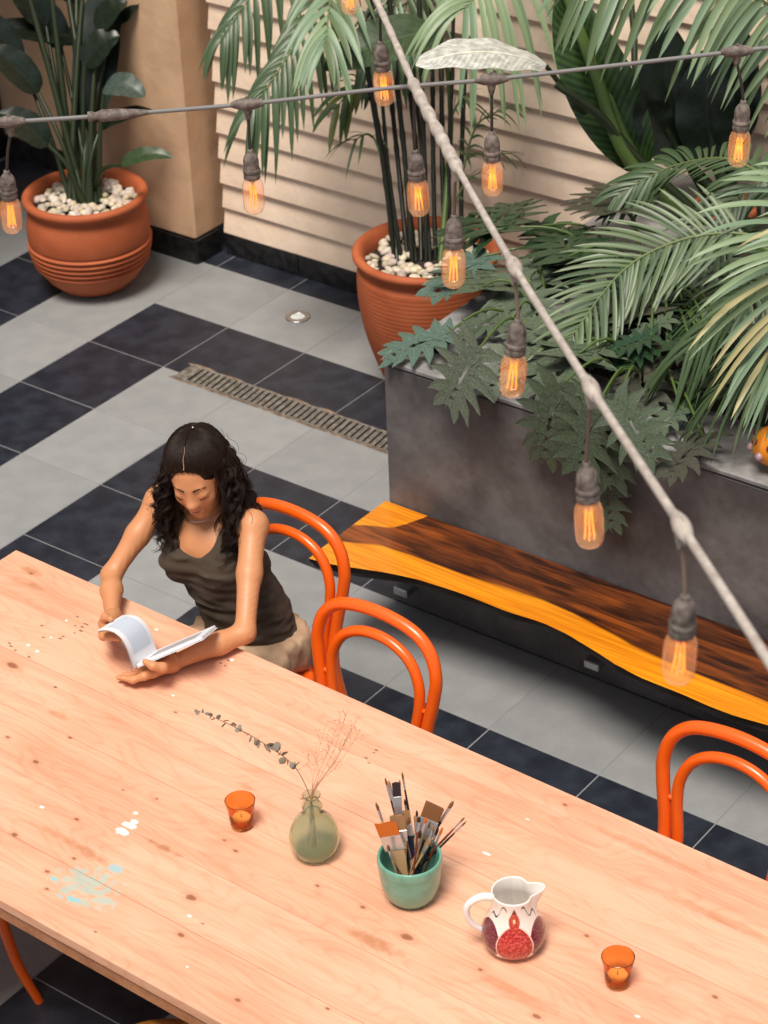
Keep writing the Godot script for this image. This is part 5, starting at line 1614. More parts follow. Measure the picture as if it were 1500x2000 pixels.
func build_person() -> void:
	var root := Vector3(1.60, 0, 1.45)
	var t := thing("person", "seated woman in brown tank top and tan trousers reading an open book", "person", root)
	var skin := Color(0.60, 0.265, 0.122)
	# joints
	var pelvis := Vector3(1.605, 0.545, 1.405)
	var waist := Vector3(1.598, 0.675, 1.432)
	var ribs := Vector3(1.565, 0.80, 1.462)
	var chest := Vector3(1.535, 0.895, 1.470)
	var neck0 := Vector3(1.515, 0.985, 1.462)
	var shl := Vector3(1.672, 0.975, 1.448)    # her left, on the side of the bench
	var shr := Vector3(1.360, 0.965, 1.484)
	var ell_ := Vector3(1.806, 0.795, 1.664)
	var elr := Vector3(1.318, 0.800, 1.664)
	var wrl := on_y(335, 1296, 0.778)
	var wrr := on_y(219, 1208, 0.798)
	var sx := (shl - shr).normalized()
	var up_t := (neck0 - waist).normalized()
	up_t = (up_t - sx * up_t.dot(sx)).normalized()
	var tb := Basis(sx, up_t, sx.cross(up_t))
	# head frame
	var hc := Vector3(1.540, 1.125, 1.510)
	var az := 0.44
	var tilt := 0.29
	var f0 := Vector3(sin(az), 0, cos(az))
	var hf := f0 * cos(tilt) - Vector3.UP * sin(tilt)
	var hu := Vector3.UP * cos(tilt) + f0 * sin(tilt)
	var hs := hu.cross(hf)
	hu = hu.rotated(hf, 0.10); hs = hs.rotated(hf, 0.10)
	var hb := Basis(hs, hu, hf)
	var H := func(x: float, y: float, z: float) -> Vector3: return hc + hb * Vector3(x, y, z)

	# ---- body: torso core, neck, arms
	var fb := Field.new(Vector3(1.20, 0.44, 1.28), Vector3(1.93, 1.10, 2.02), 0.0085, 130.0)
	var torso := func(g: Field, e: float) -> void:
		g.ell(pelvis, tb, Vector3(0.138 + e, 0.10 + e, 0.108 + e))
		g.ell(pelvis.lerp(waist, 0.5), tb, Vector3(0.128 + e, 0.095 + e, 0.101 + e))
		g.ell(waist, tb, Vector3(0.122 + e, 0.095 + e, 0.093 + e))
		g.ell(waist.lerp(ribs, 0.5), tb, Vector3(0.122 + e, 0.095 + e, 0.093 + e))
		g.ell(ribs, tb, Vector3(0.128 + e, 0.095 + e, 0.096 + e))
		g.ell(chest, tb, Vector3(0.130 + e, 0.085 + e, 0.092 + e))
		for s in [-1.0, 1.0]:
			g.ell(chest + tb * Vector3(s * 0.066, -0.045, 0.062), tb, Vector3(0.054 + e, 0.054 + e, 0.050 + e))
	torso.call(fb, 0.0)
	for s in [shl, shr]:
		fb.cone(neck0 + (s - neck0) * 0.25 + Vector3(0, -0.008, -0.012), s + Vector3(0, 0.004, 0), 0.034, 0.037)
		fb.cone(chest.lerp(s, 0.55), s, 0.045, 0.038)
	fb.cone(neck0 - Vector3(0, 0.03, 0), H.call(0.0, -0.06, -0.022), 0.046, 0.043)
	for a in [[shl, ell_, wrl], [shr, elr, wrr]]:
		var s2: Vector3 = a[0]; var e2: Vector3 = a[1]; var w2: Vector3 = a[2]
		fb.cone(s2, s2.lerp(e2, 0.45), 0.0370, 0.0330)
		fb.cone(s2.lerp(e2, 0.45), e2, 0.0330, 0.0265)
		fb.cone(e2, e2.lerp(w2, 0.35), 0.0275, 0.0290)
		fb.cone(e2.lerp(w2, 0.35), w2, 0.0290, 0.0195)
	var body := MB.new()
	var freck := FastNoiseLite.new()
	freck.seed = 9; freck.frequency = 22.0
	var skin_at := func(p: Vector3) -> Color:
		var n := freck.get_noise_3d(p.x, p.y, p.z) * 0.05
		return Color(skin.r * (1.0 + n), skin.g * (1.0 + n * 0.8), skin.b * (1.0 + n * 0.6))
	fb.mesh_into(body, root, skin_at)

	# ---- head
	var fh := Field.new(hc - Vector3(0.145, 0.165, 0.145), hc + Vector3(0.145, 0.155, 0.150), 0.0036, 190.0)
	fh.ell(H.call(0, 0.030, -0.014), hb, Vector3(0.072, 0.086, 0.092))
	fh.ell(H.call(0, -0.012, 0.020), hb, Vector3(0.061, 0.080, 0.066))
	fh.ell(H.call(0, -0.048, 0.032), hb, Vector3(0.044, 0.048, 0.048))
	fh.ell(H.call(0, -0.086, 0.058), hb, Vector3(0.018, 0.015, 0.016))
	fh.cone(H.call(0, -0.06, -0.022), neck0, 0.043, 0.045)
	for s in [-1.0, 1.0]:
		fh.cone(H.call(s * 0.050, -0.048, 0.004), H.call(s * 0.015, -0.084, 0.052), 0.016, 0.0125)
		fh.ell(H.call(s * 0.034, -0.024, 0.054), hb, Vector3(0.020, 0.020, 0.019))
		fh.ell(H.call(s * 0.073, -0.005, -0.006), hb, Vector3(0.007, 0.029, 0.017))
	fh.cone(H.call(-0.030, 0.026, 0.069), H.call(0.030, 0.026, 0.069), 0.007, 0.007)
	for s in [-1.0, 1.0]:
		fh.ell(H.call(s * 0.030, 0.007, 0.0925), hb, Vector3(0.018, 0.009, 0.010), true)
	for s in [-1.0, 1.0]:
		fh.ell(H.call(s * 0.030, 0.003, 0.0685), hb, Vector3(0.0150, 0.0105, 0.0125))
		fh.ell(H.call(s * 0.0085, -0.0275, 0.0870), hb, Vector3(0.0055, 0.005, 0.0070))
	fh.cone(H.call(0, 0.020, 0.075), H.call(0, -0.020, 0.0925), 0.0045, 0.0068)
	fh.ell(H.call(0, -0.0235, 0.0945), hb, Vector3(0.0078, 0.0065, 0.0068))
	fh.cone(H.call(-0.018, -0.0520, 0.0765), H.call(-0.004, -0.0480, 0.0860), 0.0042, 0.0058)
	fh.cone(H.call(0.018, -0.0520, 0.0765), H.call(0.004, -0.0480, 0.0860), 0.0042, 0.0058)
	fh.cone(H.call(-0.011, -0.0600, 0.0790), H.call(0.011, -0.0600, 0.0790), 0.0066, 0.0066)
	fh.ell(H.call(0, -0.0540, 0.0925), hb, Vector3(0.018, 0.0012, 0.008), true)
	var inv := hb.transposed()
	var face_col := func(p: Vector3) -> Color:
		var q := inv * (p - hc)
		var c: Color = skin_at.call(p)
		# lips, brows and lash lines have their own colour
		var lip := clampf(1.6 - 1.6 * Vector2(q.x / 0.020, (q.y + 0.0545) / 0.0115).length(), 0.0, 1.0) * (1.0 if q.z > 0.07 else 0.0)
		c = c.lerp(Color(0.40, 0.10, 0.07), lip * 0.9)
		return c
	fh.mesh_into(body, root, face_col)

	# ---- hands
	var mat_skin := mat(Color.WHITE, 0.48)
	mat_skin.vertex_color_use_as_albedo = true
	var Tp := on_y(261, 1306, 0.822)
	var sp := Vector3(-0.046, -0.050, -0.137)      # along the spine, towards her
	var pr := Vector3(0.139, 0.080, -0.109)        # right leaf of the open book
	var lo := [Vector3.ZERO, Vector3(-0.006, 0.030, 0.001), Vector3(-0.014, 0.056, 0.0), Vector3(-0.032, 0.080, -0.002), Vector3(-0.058, 0.091, -0.003), Vector3(-0.088, 0.088, -0.002), Vector3(-0.116, 0.076, 0.0)]
	var hands := [
		# her right hand: thumb on the curled leaf, fingers beneath it
		{"w": wrr, "palm": Tp + sp * 0.55 + Vector3(-0.158, 0.030, -0.018),
		"kn": [Tp + sp * 0.28 + Vector3(-0.128, 0.040, 0.0), Tp + sp * 0.42 + Vector3(-0.124, 0.042, 0.0), Tp + sp * 0.56 + Vector3(-0.124, 0.040, 0.0), Tp + sp * 0.70 + Vector3(-0.128, 0.035, 0.0)],
		"tip": [Tp + sp * 0.26 + Vector3(-0.062, 0.060, 0.004), Tp + sp * 0.42 + Vector3(-0.052, 0.060, 0.0), Tp + sp * 0.56 + Vector3(-0.056, 0.056, 0.0), Tp + sp * 0.68 + Vector3(-0.072, 0.050, 0.0)],
		"bend": Vector3(-0.004, 0.004, 0.004),
		"th": [Tp + sp * 0.72 + Vector3(-0.168, 0.044, -0.004), Tp + sp * 0.66 + Vector3(-0.142, 0.082, 0.006), Tp + sp * 0.60 + Vector3(-0.112, 0.092, 0.010)]},
		# her left hand: lying under the right leaf and the spine
		{"w": wrl, "palm": Tp + sp * 0.45 + pr * 0.36 + Vector3(0, -0.044, 0.0),
		"kn": [Tp + sp * 0.10 + pr * 0.16 + Vector3(0, -0.036, 0.012), Tp + sp * 0.22 + pr * 0.10 + Vector3(0, -0.034, 0.006), Tp + sp * 0.40 + pr * 0.08 + Vector3(0, -0.030, 0), Tp + sp * 0.58 + pr * 0.10 + Vector3(0, -0.026, 0)],
		"tip": [Tp + sp * 0.14 + pr * -0.22 + Vector3(0, -0.016, 0.004), Tp + sp * 0.26 + pr * -0.34 + Vector3(0, -0.012, 0.0), Tp + sp * 0.42 + pr * -0.32 + Vector3(0, -0.014, 0), Tp + sp * 0.56 + pr * -0.22 + Vector3(0, -0.014, 0)],
		"bend": Vector3(0, -0.008, 0.003),
		"th": [Tp + sp * 0.05 + pr * 0.50 + Vector3(0, -0.030, 0.022), Tp + sp * -0.02 + pr * 0.38 + Vector3(0, -0.012, 0.020), Tp + sp * 0.02 + pr * 0.22 + Vector3(0, 0.010, 0.012)]}]
	for hd in hands:
		var lo_b: Vector3 = hd.w; var hi_b: Vector3 = hd.w
		for p in [hd.palm] + hd.kn + hd.tip + hd.th:
			lo_b = lo_b.min(p); hi_b = hi_b.max(p)
		var fd := Field.new(lo_b - Vector3.ONE * 0.035, hi_b + Vector3.ONE * 0.035, 0.0034, 260.0)
		var w3: Vector3 = hd.w; var pm: Vector3 = hd.palm
		fd.cone(w3 + (w3 - pm).normalized() * 0.03, w3, 0.0255, 0.0225)
		for k in 4:
			fd.cone(w3, (hd.kn[k] as Vector3).lerp(pm, 0.35), 0.0185, 0.0135)
			fd.cone((hd.kn[k] as Vector3).lerp(pm, 0.35), hd.kn[k], 0.0135, 0.0108)
		fd.cone(w3, pm, 0.021, 0.016)
		for k in 4:
			var a3: Vector3 = hd.kn[k]; var c3: Vector3 = hd.tip[k]
			var rad: float = [0.0088, 0.0092, 0.0088, 0.0076][k]
			var b3: Vector3 = a3.lerp(c3, 0.5) + hd.bend
			fd.cone(a3, b3, rad * 1.1, rad)
			fd.cone(b3, c3, rad, rad * 0.78)
		fd.cone(pm.lerp(w3, 0.5), hd.th[0], 0.015, 0.0125)
		fd.cone(hd.th[0], hd.th[1], 0.0118, 0.0104)
		fd.cone(hd.th[1], hd.th[2], 0.0104, 0.0078)
		fd.mesh_into(body, root, skin_at)
	body.tint = Color.WHITE
	part("body", body.commit(), mat_skin, t)

	# ---- tank top
	var ft := Field.new(Vector3(1.36, 0.52, 1.28), Vector3(1.80, 1.04, 1.66), 0.0075, 110.0)
	torso.call(ft, 0.006)
	ft.wrinkle(31, 13.0, 0.012, Vector3(0.55, 2.4, 0.7), 0.35)
	for s in [-1.0, 1.0]:   # shoulder straps
		var a4: Vector3 = chest + tb * Vector3(s * 0.082, 0.03, 0.070)
		var m4: Vector3 = neck0.lerp(shl if s > 0 else shr, 0.58) + Vector3(0, 0.040, -0.006)
		var b4: Vector3 = chest + tb * Vector3(s * 0.080, 0.03, -0.090)
		ft.cone(a4, m4, 0.016, 0.011); ft.cone(m4, b4, 0.011, 0.016)
	ft.ell(chest + tb * Vector3(0, 0.085, 0.075), tb, Vector3(0.066, 0.085, 0.085), true)    # neckline
	ft.ell(chest + tb * Vector3(0, 0.110, -0.07), tb, Vector3(0.070, 0.085, 0.08), true)
	for s in [shl, shr]:    # armholes
		ft.ell(s + (s - neck0).normalized() * 0.020 + Vector3(0, -0.015, 0.004), tb, Vector3(0.052, 0.085, 0.075), true)
	ft.clip(-tb.y, -tb.y.dot(pelvis + tb.y * 0.042))
	var tk := MB.new()
	ft.mesh_into(tk, root, func(_p: Vector3) -> Color: return Color.WHITE)
	var mt := mat(Color(0.052, 0.036, 0.023), 0.85)
	mt.rim_enabled = true; mt.rim = 0.25
	part("tank_top", tk.commit(), mt, t)

	# ---- trousers, feet
	var hipl := pelvis + sx * 0.088 + Vector3(0, -0.012, 0.0)
	var hipr := pelvis - sx * 0.088 + Vector3(0, -0.012, 0.0)
	var fl := Field.new(Vector3(1.30, 0.04, 1.24), Vector3(1.86, 0.68, 2.06), 0.0105, 60.0)
	fl.ell(pelvis, tb, Vector3(0.148, 0.105, 0.120))
	fl.ell(pelvis.lerp(waist, 0.30), tb, Vector3(0.138, 0.08, 0.110))
	var feet := []
	for s in [[hipl, 0.13], [hipr, -0.10]]:
		var hp: Vector3 = s[0]
		var kn := Vector3(1.585 + s[1], 0.535, 1.83)
		var an := Vector3(1.585 + s[1] * 1.1, 0.09, 1.86)
		fl.cone(hp, kn, 0.088, 0.066)
		fl.cone(kn, an, 0.066, 0.058)
		feet.push_back(an)
	fl.wrinkle(33, 12.0, 0.022, Vector3(1.2, 0.8, 1.6))
	fl.clip(tb.y, tb.y.dot(pelvis + tb.y * 0.066))
	var tr := MB.new()
	fl.mesh_into(tr, root, func(_p: Vector3) -> Color: return Color.WHITE)
	var mtr := mat(Color.WHITE, 0.85)
	mtr.albedo_texture = mottle(160, Color(0.40, 0.255, 0.15), Color(0.55, 0.38, 0.245), 0.02, 0.2, 0.5, 256)
	triplanar(mtr, 3.0)
	part("trousers", tr.commit(), mtr, t)
	for a in feet:
		var sh := MB.new()
		var ft2: Vector3 = a
		sh.blob(Vector3(ft2.x, 0.045, ft2.z + 0.05) - root, Vector3(0.046, 0.045, 0.125), 14, 8)
		part("shoe", sh.commit(true), M.black, t)

	# ---- hair: shell over the skull, then curled locks
	var hair := MB.new()
	var fr := Field.new(hc - Vector3(0.17, 0.17, 0.17), hc + Vector3(0.17, 0.17, 0.17), 0.0048, 260.0)
	fr.ell(H.call(0, 0.042, -0.022), hb, Vector3(0.0775, 0.087, 0.099))
	fr.ell(H.call(0, 0.062, -0.040), hb, Vector3(0.062, 0.064, 0.076))
	for s in [-1.0, 1.0]:
		fr.ell(H.call(s * 0.062, -0.015, -0.040), hb, Vector3(0.036, 0.085, 0.056))
	fr.ell(H.call(0, -0.045, -0.062), hb, Vector3(0.085, 0.085, 0.055))
	fr.ell(H.call(0, -0.034, 0.098), hb, Vector3(0.0630, 0.132, 0.083), true)
	fr.ell(H.call(0, -0.11, 0.02), hb, Vector3(0.055, 0.075, 0.09), true)
	fr.wrinkle(41, 40.0, 0.0015, Vector3(1, 1, 1))
	fr.mesh_into(hair, root, func(_p: Vector3) -> Color: return Color.WHITE)
	rng.seed = 77
	# fine locks drawn back from the hairline to the clip on the crown, and down over the sides
	var on_cap := func(v: Vector3, lift: float) -> Vector3:
		var u := v.normalized()
		return H.call(u.x * 0.0835 * lift, 0.042 + u.y * 0.0885 * lift, -0.022 + u.z * 0.1015 * lift) - root
	for k in 1100:
		var s := -1.0 if k % 2 == 0 else 1.0
		var a: Vector3
		var b: Vector3
		if k % 3 != 0:      # hairline to crown
			var an := rng.randf_range(0.02, 1.35)
			a = Vector3(s * sin(an), 0.53 + 0.02 * sin(an * 37.0) - 0.60 * an * an, cos(an) * 1.0)
			b = Vector3(s * rng.randf_range(0.0, 0.25), 0.95, -0.28 + rng.randf_range(-0.12, 0.1))
		else:               # crown down over the back and sides
			var an2 := rng.randf_range(1.25, 3.1)
			a = Vector3(s * rng.randf_range(0.0, 0.2), 0.95, -0.30)
			b = Vector3(s * sin(an2), -0.45, cos(an2))
		var wv := rng.randf_range(0, TAU)
		var fq := rng.randf_range(5.0, 9.0)
		var path0 := PackedVector3Array()
		var rr0 := PackedFloat32Array()
		var lf0 := rng.randf_range(1.0, 1.035)
		var sidev := a.cross(b).normalized()
		for i in 15:
			var w := i / 14.0
			var v := a.normalized().slerp(b.normalized(), w) + sidev * (0.035 * sin(w * fq + wv) * sin(w * PI))
			path0.push_back(on_cap.call(v, (lf0 + 0.012 * sin(w * fq * 1.3 + wv) + 0.02 * sin(w * PI)) * (lerpf(0.955, 1.0, smoothstep(0.0, 0.22, w)) if k % 3 != 0 else 1.0)))
			rr0.push_back(lerpf(0.0007, 0.0014, sin(w * PI)))
		hair.tube(path0, rr0, 4, false)
	# ringlets: clumps of fine strands that share one spiral
	for k in 260:
		var s := -1.0 if k % 2 == 0 else 1.0
		var ph := deg_to_rad(rng.randf_range(56.0, 178.0))
		var hy := rng.randf_range(-0.075, 0.078)
		var st: Vector3 = H.call(s * sin(ph) * rng.randf_range(0.072, 0.088) * sqrt(maxf(0.2, 1.0 - pow(maxf(hy - 0.02, 0.0) / 0.10, 2.0))), hy, cos(ph) * 0.096 - 0.024)
		var outv := (hb * Vector3(s * sin(ph), 0, cos(ph))).normalized()
		outv.y = 0.0
		var front := cos(ph) * 0.5 + 0.5
		var L := rng.randf_range(0.13, 0.275) * (0.82 + 0.30 * front)
		var spread := rng.randf_range(0.002, 0.054)
		var mid := st + outv * (spread * 0.9 + 0.014) + Vector3(0, -L * 0.45, 0)
		var endp := st + outv * spread + Vector3(0, -L, 0) + Vector3(rng.randf_range(-0.02, 0.02), 0, rng.randf_range(-0.012, 0.02))
		for q in [0, 1]:    # rest on chest, shoulders and back
			var pt := mid if q == 0 else endp
			for guard in 8:
				var loc := tb.transposed() * (pt - chest)
				var e := (loc / Vector3(0.145, 0.13, 0.108)).length()
				if e >= 1.0: break
				pt += (tb * Vector3(loc.x * 0.1, 0, loc.z if absf(loc.z) > 0.01 else 0.02)).normalized() * 0.018
			if q == 0: mid = pt
			else: endp = pt
		var n := 36
		var cl := bez(st, mid, endp, n)
		var turns := rng.randf_range(2.2, 4.2)
		var amp := rng.randf_range(0.006, 0.013)
		var ph0 := rng.randf_range(0, TAU)
		for hairn in 11:
			var fly := 1.0 if hairn < 9 else rng.randf_range(2.0, 4.0)
			var jx := rng.randf_range(-0.0045, 0.0045) * fly
			var jy := rng.randf_range(-0.0045, 0.0045) * fly
			var dph := rng.randf_range(-0.45, 0.45) * fly
			var path := PackedVector3Array()
			var rad2 := PackedFloat32Array()
			var thick := rng.randf_range(0.0008, 0.0015) if hairn < 9 else 0.0005
			var cut := rng.randf_range(0.86, 1.0)
			for i in n + 1:
				var u2 := float(i) / n * cut
				var xi := u2 * n
				var c0 := cl[int(xi)].lerp(cl[mini(int(xi) + 1, n)], xi - int(xi))
				var tg := (cl[mini(int(xi) + 1, n)] - cl[maxi(int(xi) - 1, 0)]).normalized()
				var ax := tg.cross(Vector3(0.3, 0.1, 0.9)).normalized()
				var ay := tg.cross(ax)
				var am := amp * (0.35 + 0.65 * smoothstep(0.0, 0.6, u2))
				var an2 := ph0 + dph + TAU * turns * u2 * (0.7 + 0.3 * u2)
				path.push_back(c0 + ax * (cos(an2) * am + jx) + ay * (sin(an2) * am + jy) - root)
				rad2.push_back(lerpf(thick, 0.0004, u2 * u2))
			hair.tube(path, rad2, 4, false)
	var scalp := MB.new()
	var sc := PackedVector3Array()
	for i in 9:
		var e2 := lerpf(1.0, 0.35, i / 8.0)
		sc.push_back(H.call(0.0012 * sin(i * 1.3), 0.042 + cos(e2) * 0.0918, -0.022 + sin(e2) * 0.1045) - root)
	scalp.tube(sc, lerp_radii(0.0016, 0.0007, 9), 6)
	part("parting", scalp.commit(true), mat(Color(0.40, 0.20, 0.12), 0.6), t)
	var mh := mat(Color(0.0150, 0.0070, 0.0045), 0.46)
	mh.metallic_specular = 0.35
	part("hair", hair.commit(), mh, t)

	# ---- brows, lashes, jewellery
	for s in [-1.0, 1.0]:
		var bw := MB.new()
		bw.tube(smooth_path([H.call(s * 0.013, 0.0235, 0.0835) - root, H.call(s * 0.028, 0.0295, 0.0795) - root, H.call(s * 0.046, 0.0245, 0.0655) - root], 5), lerp_radii(0.0026, 0.0011, 11), 6)
		part("eyebrow", bw.commit(true), mh, t)
		var ls := MB.new()
		ls.tube(smooth_path([H.call(s * 0.0175, -0.0045, 0.0800) - root, H.call(s * 0.030, -0.0080, 0.0832) - root, H.call(s * 0.044, -0.0035, 0.0755) - root], 5), PackedFloat32Array([0.0012]), 6)
		part("eyelash", ls.commit(true), mh, t)
	var er := MB.new()
	er.lathe([Vector2(0.0, 0.010), Vector2(0.0035, 0.006), Vector2(0.0035, -0.008), Vector2(0.0, -0.012)], 8, H.call(0.079, -0.040, -0.002) - root)
	part("earring", er.commit(true), M.steel, t)
	var nl := MB.new()
	var np := PackedVector3Array()
	for k in 25:
		var a5 := TAU * k / 24.0
		np.push_back(neck0 + Vector3(sin(a5) * 0.060, 0.020 - 0.026 * cos(a5), cos(a5) * 0.062 + 0.006) - root)
	nl.tube(np, PackedFloat32Array([0.0016]), 6, false)
	part("necklace", nl.commit(), M.steel, t)
	var cp := MB.new()
	cp.blob(H.call(0.008, 0.134, -0.052) - root, Vector3.ONE * 0.0036, 10, 8)
	part("hair_clip", cp.commit(true), M.steel, t)
	var rg := MB.new()
	var kn1: Vector3 = (hands[0].kn[1] as Vector3).lerp(hands[0].tip[1], 0.22)
	var fd1: Vector3 = (hands[0].tip[1] - hands[0].kn[1]).normalized()
	var rx := fd1.cross(Vector3.UP).normalized()
	var rp := PackedVector3Array()
	for k in 17: rp.push_back(kn1 + rx * cos(TAU * k / 16.0) * 0.0108 + fd1.cross(rx) * sin(TAU * k / 16.0) * 0.0108 - root)
	rg.tube(rp, PackedFloat32Array([0.0014]), 6, false)
	part("ring", rg.commit(), M.steel, t)

	# ---- the book
	var bk := thing("open_book", "open white paperback held in the woman's hands, one page curling", "book", Tp)
	var nrm := pr.cross(sp).normalized()
	if nrm.y < 0.0: nrm = -nrm
	var leaf := MB.new()
	leaf.box(pr * 0.5 + sp * 0.5 + nrm * 0.004, Vector3(pr.length(), 0.0075, sp.length() - 0.004), 0.001, Basis(pr.normalized(), nrm, pr.normalized().cross(nrm)))
	part("page_block", leaf.commit(), M.paper, bk)
	var cv := MB.new()
	cv.box(pr * 0.505 + sp * 0.5 - nrm * 0.0016, Vector3(pr.length() * 1.02, 0.0022, sp.length()), 0.0006, Basis(pr.normalized(), nrm, pr.normalized().cross(nrm)))
	part("cover", cv.commit(), M.cover, bk)
	var pic := MB.new()
	pic.box(pr * 0.52 + sp * 0.46 + nrm * 0.0083, Vector3(pr.length() * 0.70, 0.0006, sp.length() * 0.55), 0.0, Basis(pr.normalized(), nrm, pr.normalized().cross(nrm)))
	part("printed_picture", pic.commit(), M.print_grey, bk)
	var curve := smooth_path(lo, 4)
	for layer in [[0.0, "curled_pages", M.paper], [-0.0032, "front_cover", M.cover]]:
		var lv := MB.new()
		var rows := []
		var top := []
		for i in curve.size():
			var tg := (curve[mini(i + 1, curve.size() - 1)] - curve[maxi(i - 1, 0)]).normalized()
			var nn := tg.cross(sp).normalized()
			if nn.y < 0.0 and i > 12: nn = -nn
			elif i <= 12 and nn.x < 0.0: nn = -nn
			var th := 0.0022 if layer[1] == "curled_pages" else 0.0006
			var c: Vector3 = curve[i] - nn * 0.0 + Vector3(0, layer[0], 0) + (Vector3(layer[0], 0, 0) if i <= 12 else Vector3.ZERO)
			rows.push_back(PackedVector3Array([c + nn * th, c + sp + nn * th, c + sp - nn * th, c - nn * th]))
		lv.grid(rows, true)
		lv.face(Array(rows[0])); lv.face(Array(rows[rows.size() - 1]))
		part(layer[1], lv.commit(), layer[2], bk)
		if layer[1] == "curled_pages":
			var pm := MB.new()
			var prow := []
			for i in range(5, 22):
				var r0: PackedVector3Array = rows[i]
				var off := (r0[0] - r0[3]).normalized() * 0.0006
				prow.push_back(PackedVector3Array([r0[0].lerp(r0[1], 0.14) + off, r0[0].lerp(r0[1], 0.50) + off, r0[0].lerp(r0[1], 0.86) + off]))
			pm.grid(prow)
			part("printed_picture", pm.commit(), M.print_blue, bk)
func call_rest():
	M.paper = mat(Color(0.80, 0.81, 0.84), 0.7)
	M.cover = mat(Color(0.70, 0.72, 0.76), 0.45)
	M.print_grey = mat(Color(0.42, 0.40, 0.40), 0.7)
	M.print_blue = mat(Color(0.60, 0.67, 0.78), 0.6)
	M.ornament = mat(Color(0.72, 0.24, 0.02), 0.25)
	M.orn_pink = mat(Color(0.42, 0.26, 0.28), 0.3)
	M.orn_red = mat(Color(0.24, 0.03, 0.02), 0.3)
	build_pots_and_plants()
	build_person()

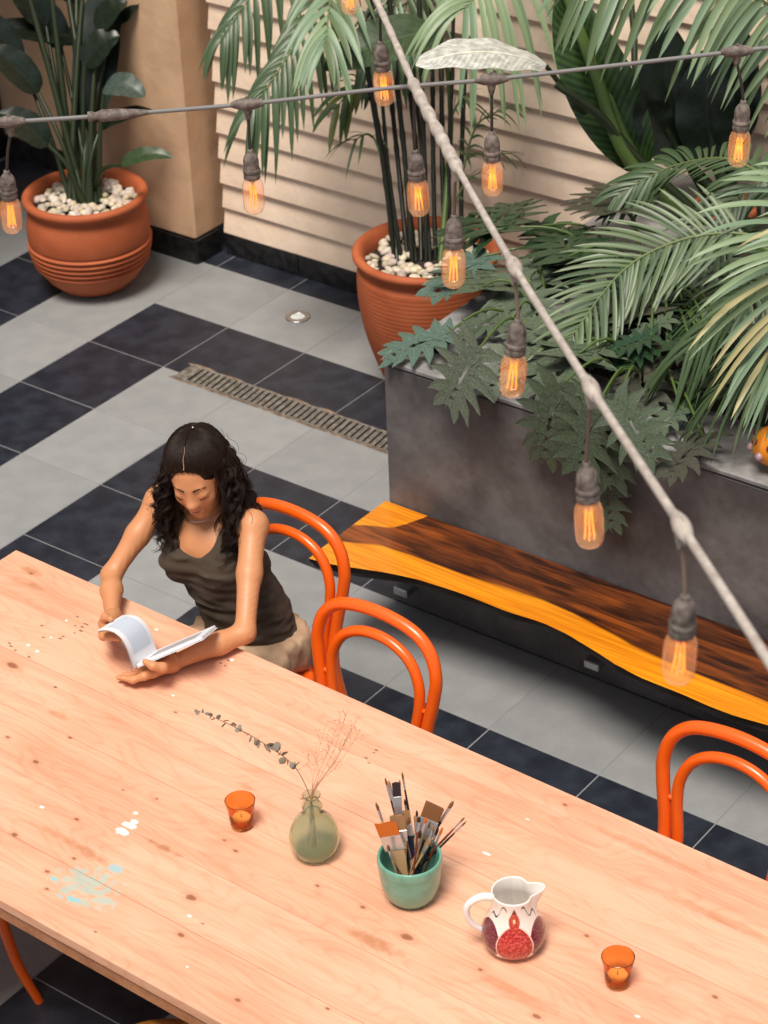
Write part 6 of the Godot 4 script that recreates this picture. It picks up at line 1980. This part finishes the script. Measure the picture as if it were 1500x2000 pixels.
func more_materials() -> void:
	M.door = mat(Color(0.018, 0.012, 0.009), 0.5)
	M.lens = mat(Color(0.78, 0.82, 0.80), 0.15)
	M.slab_side = mat(Color(0.016, 0.007, 0.003), 0.7)
	M.amber = mat(Color(0.92, 0.38, 0.10), 0.04)
	M.amber.refraction_enabled = true; M.amber.refraction_scale = 0.025
	M.amber.albedo_color.a = 0.06
	M.wax = mat(Color(0.85, 0.72, 0.58), 0.5)
	M.green_glass = mat(Color(0.71, 0.80, 0.65), 0.05)
	M.green_glass.refraction_enabled = true; M.green_glass.refraction_scale = 0.02
	M.green_glass.albedo_color.a = 0.08
	M.dry_stem = mat(Color(0.14, 0.10, 0.07), 0.8)
	M.dry_leaf = mat(Color(0.25, 0.215, 0.165), 0.75)
	M.dry_flower = mat(Color(0.50, 0.27, 0.15), 0.8)
	M.ferrule = mat(Color(0.62, 0.60, 0.60), 0.3, 0.8)
	M.brush_black = mat(Color(0.012, 0.010, 0.012), 0.25)
	M.brush_wood = mat(Color(0.50, 0.30, 0.15), 0.5)
	M.brush_red = mat(Color(0.18, 0.035, 0.015), 0.3)
	M.brush_blue = mat(Color(0.015, 0.02, 0.05), 0.3)
	M.hair_brown = mat(Color(0.17, 0.062, 0.016), 0.7)
	M.hair_tan = mat(Color(0.30, 0.16, 0.07), 0.7)
	M.hair_black = mat(Color(0.02, 0.008, 0.009), 0.6)
	M.hair_orange = mat(Color(0.52, 0.115, 0.008), 0.6)
	M.mint = mat(Color.WHITE, 0.28)
	M.mint.albedo_texture = mottle(130, Color(0.115, 0.32, 0.235), Color(0.185, 0.42, 0.32), 0.012, 0.1, 0.3, 256)
	triplanar(M.mint, 6.0)
	M.mint.clearcoat_enabled = true; M.mint.clearcoat = 0.3; M.mint.clearcoat_roughness = 0.2
	M.porcelain = mat(Color(0.84, 0.81, 0.78), 0.16)
	M.porcelain.clearcoat_enabled = true; M.porcelain.clearcoat = 0.5; M.porcelain.clearcoat_roughness = 0.08
	M.socket = mat(Color.WHITE, 0.7)
	M.socket.albedo_texture = mottle(140, Color(0.06, 0.045, 0.038), Color(0.27, 0.22, 0.19), 0.02, 0.1, 0.5, 256)
	triplanar(M.socket, 8.0)
	M.cable = mat(Color(0.20, 0.19, 0.185), 0.6)
	M.cord = mat(Color(0.035, 0.025, 0.022), 0.6)
	M.cord_brown = mat(Color(0.17, 0.115, 0.085), 0.7)
	M.rope = mat(Color.WHITE, 0.85)
	M.rope.albedo_texture = mottle(150, Color(0.34, 0.285, 0.245), Color(0.58, 0.51, 0.45), 0.02, 0.15, 0.6, 256)
	triplanar(M.rope, 5.0)
	M.bulb_glass = mat(Color(0.90, 0.56, 0.22), 0.03)
	M.bulb_glass.transparency = BaseMaterial3D.TRANSPARENCY_ALPHA
	M.bulb_glass.albedo_color.a = 0.20
	M.bulb_stem = mat(Color(0.80, 0.58, 0.34), 0.2)
	M.filament = mat(Color(0.9, 0.45, 0.1), 0.5)
	M.filament.emission_enabled = true
	M.filament.emission = Color(1.0, 0.48, 0.10)
	M.filament.emission_energy_multiplier = 0.7

func _ready() -> void:
	rng.seed = 20240611
	var cam := Camera3D.new()
	cam.name = "camera"
	cam.fov = rad_to_deg(2.0 * atan(1000.0 / FPX))
	cam.near = 0.05; cam.far = 100.0
	cam.position = CAM
	cam.basis = cam_basis
	add_child(cam)
	cam.current = true
	var lens := CameraAttributesPhysical.new()
	lens.frustum_focal_length = 12.0 * FPX / 1000.0
	lens.exposure_aperture = 4.0
	lens.frustum_focus_distance = 6.1
	lens.frustum_near = 0.05; lens.frustum_far = 100.0
	cam.attributes = lens
	var we := WorldEnvironment.new()
	we.name = "environment"
	var env := Environment.new()
	env.background_mode = Environment.BG_SKY
	var sk := ProceduralSkyMaterial.new()
	sk.sky_top_color = Color(0.80, 0.85, 0.92)
	sk.sky_horizon_color = Color(0.86, 0.88, 0.90)
	sk.ground_bottom_color = Color(0.25, 0.23, 0.21)
	sk.ground_horizon_color = Color(0.45, 0.43, 0.41)
	sk.sky_energy_multiplier = 0.48
	env.sky = Sky.new()
	env.sky.sky_material = sk
	env.tonemap_mode = Environment.TONE_MAPPER_LINEAR
	env.tonemap_exposure = 2.6
	env.sdfgi_enabled = true; env.ssao_enabled = true; env.ssil_enabled = true
	we.environment = env
	add_child(we)
	var sun := DirectionalLight3D.new()
	sun.name = "sun"
	sun.light_color = Color(1.0, 0.965, 0.92)
	sun.light_energy = 0.5
	sun.light_angular_distance = 22.0
	sun.shadow_enabled = true
	sun.look_at_from_position(Vector3(2.0, 6.0, 4.0), Vector3(1.4, 0.0, 1.6))
	add_child(sun)
	make_materials()
	more_materials()
	build_floor()
	build_walls()
	build_surroundings()
	build_drain()
	build_floor_light()
	build_planter()
	build_bench()
	build_table()
	build_chairs()
	build_votives()
	build_vase()
	build_brush_pot()
	build_jug()
	build_strings()
	call_rest()
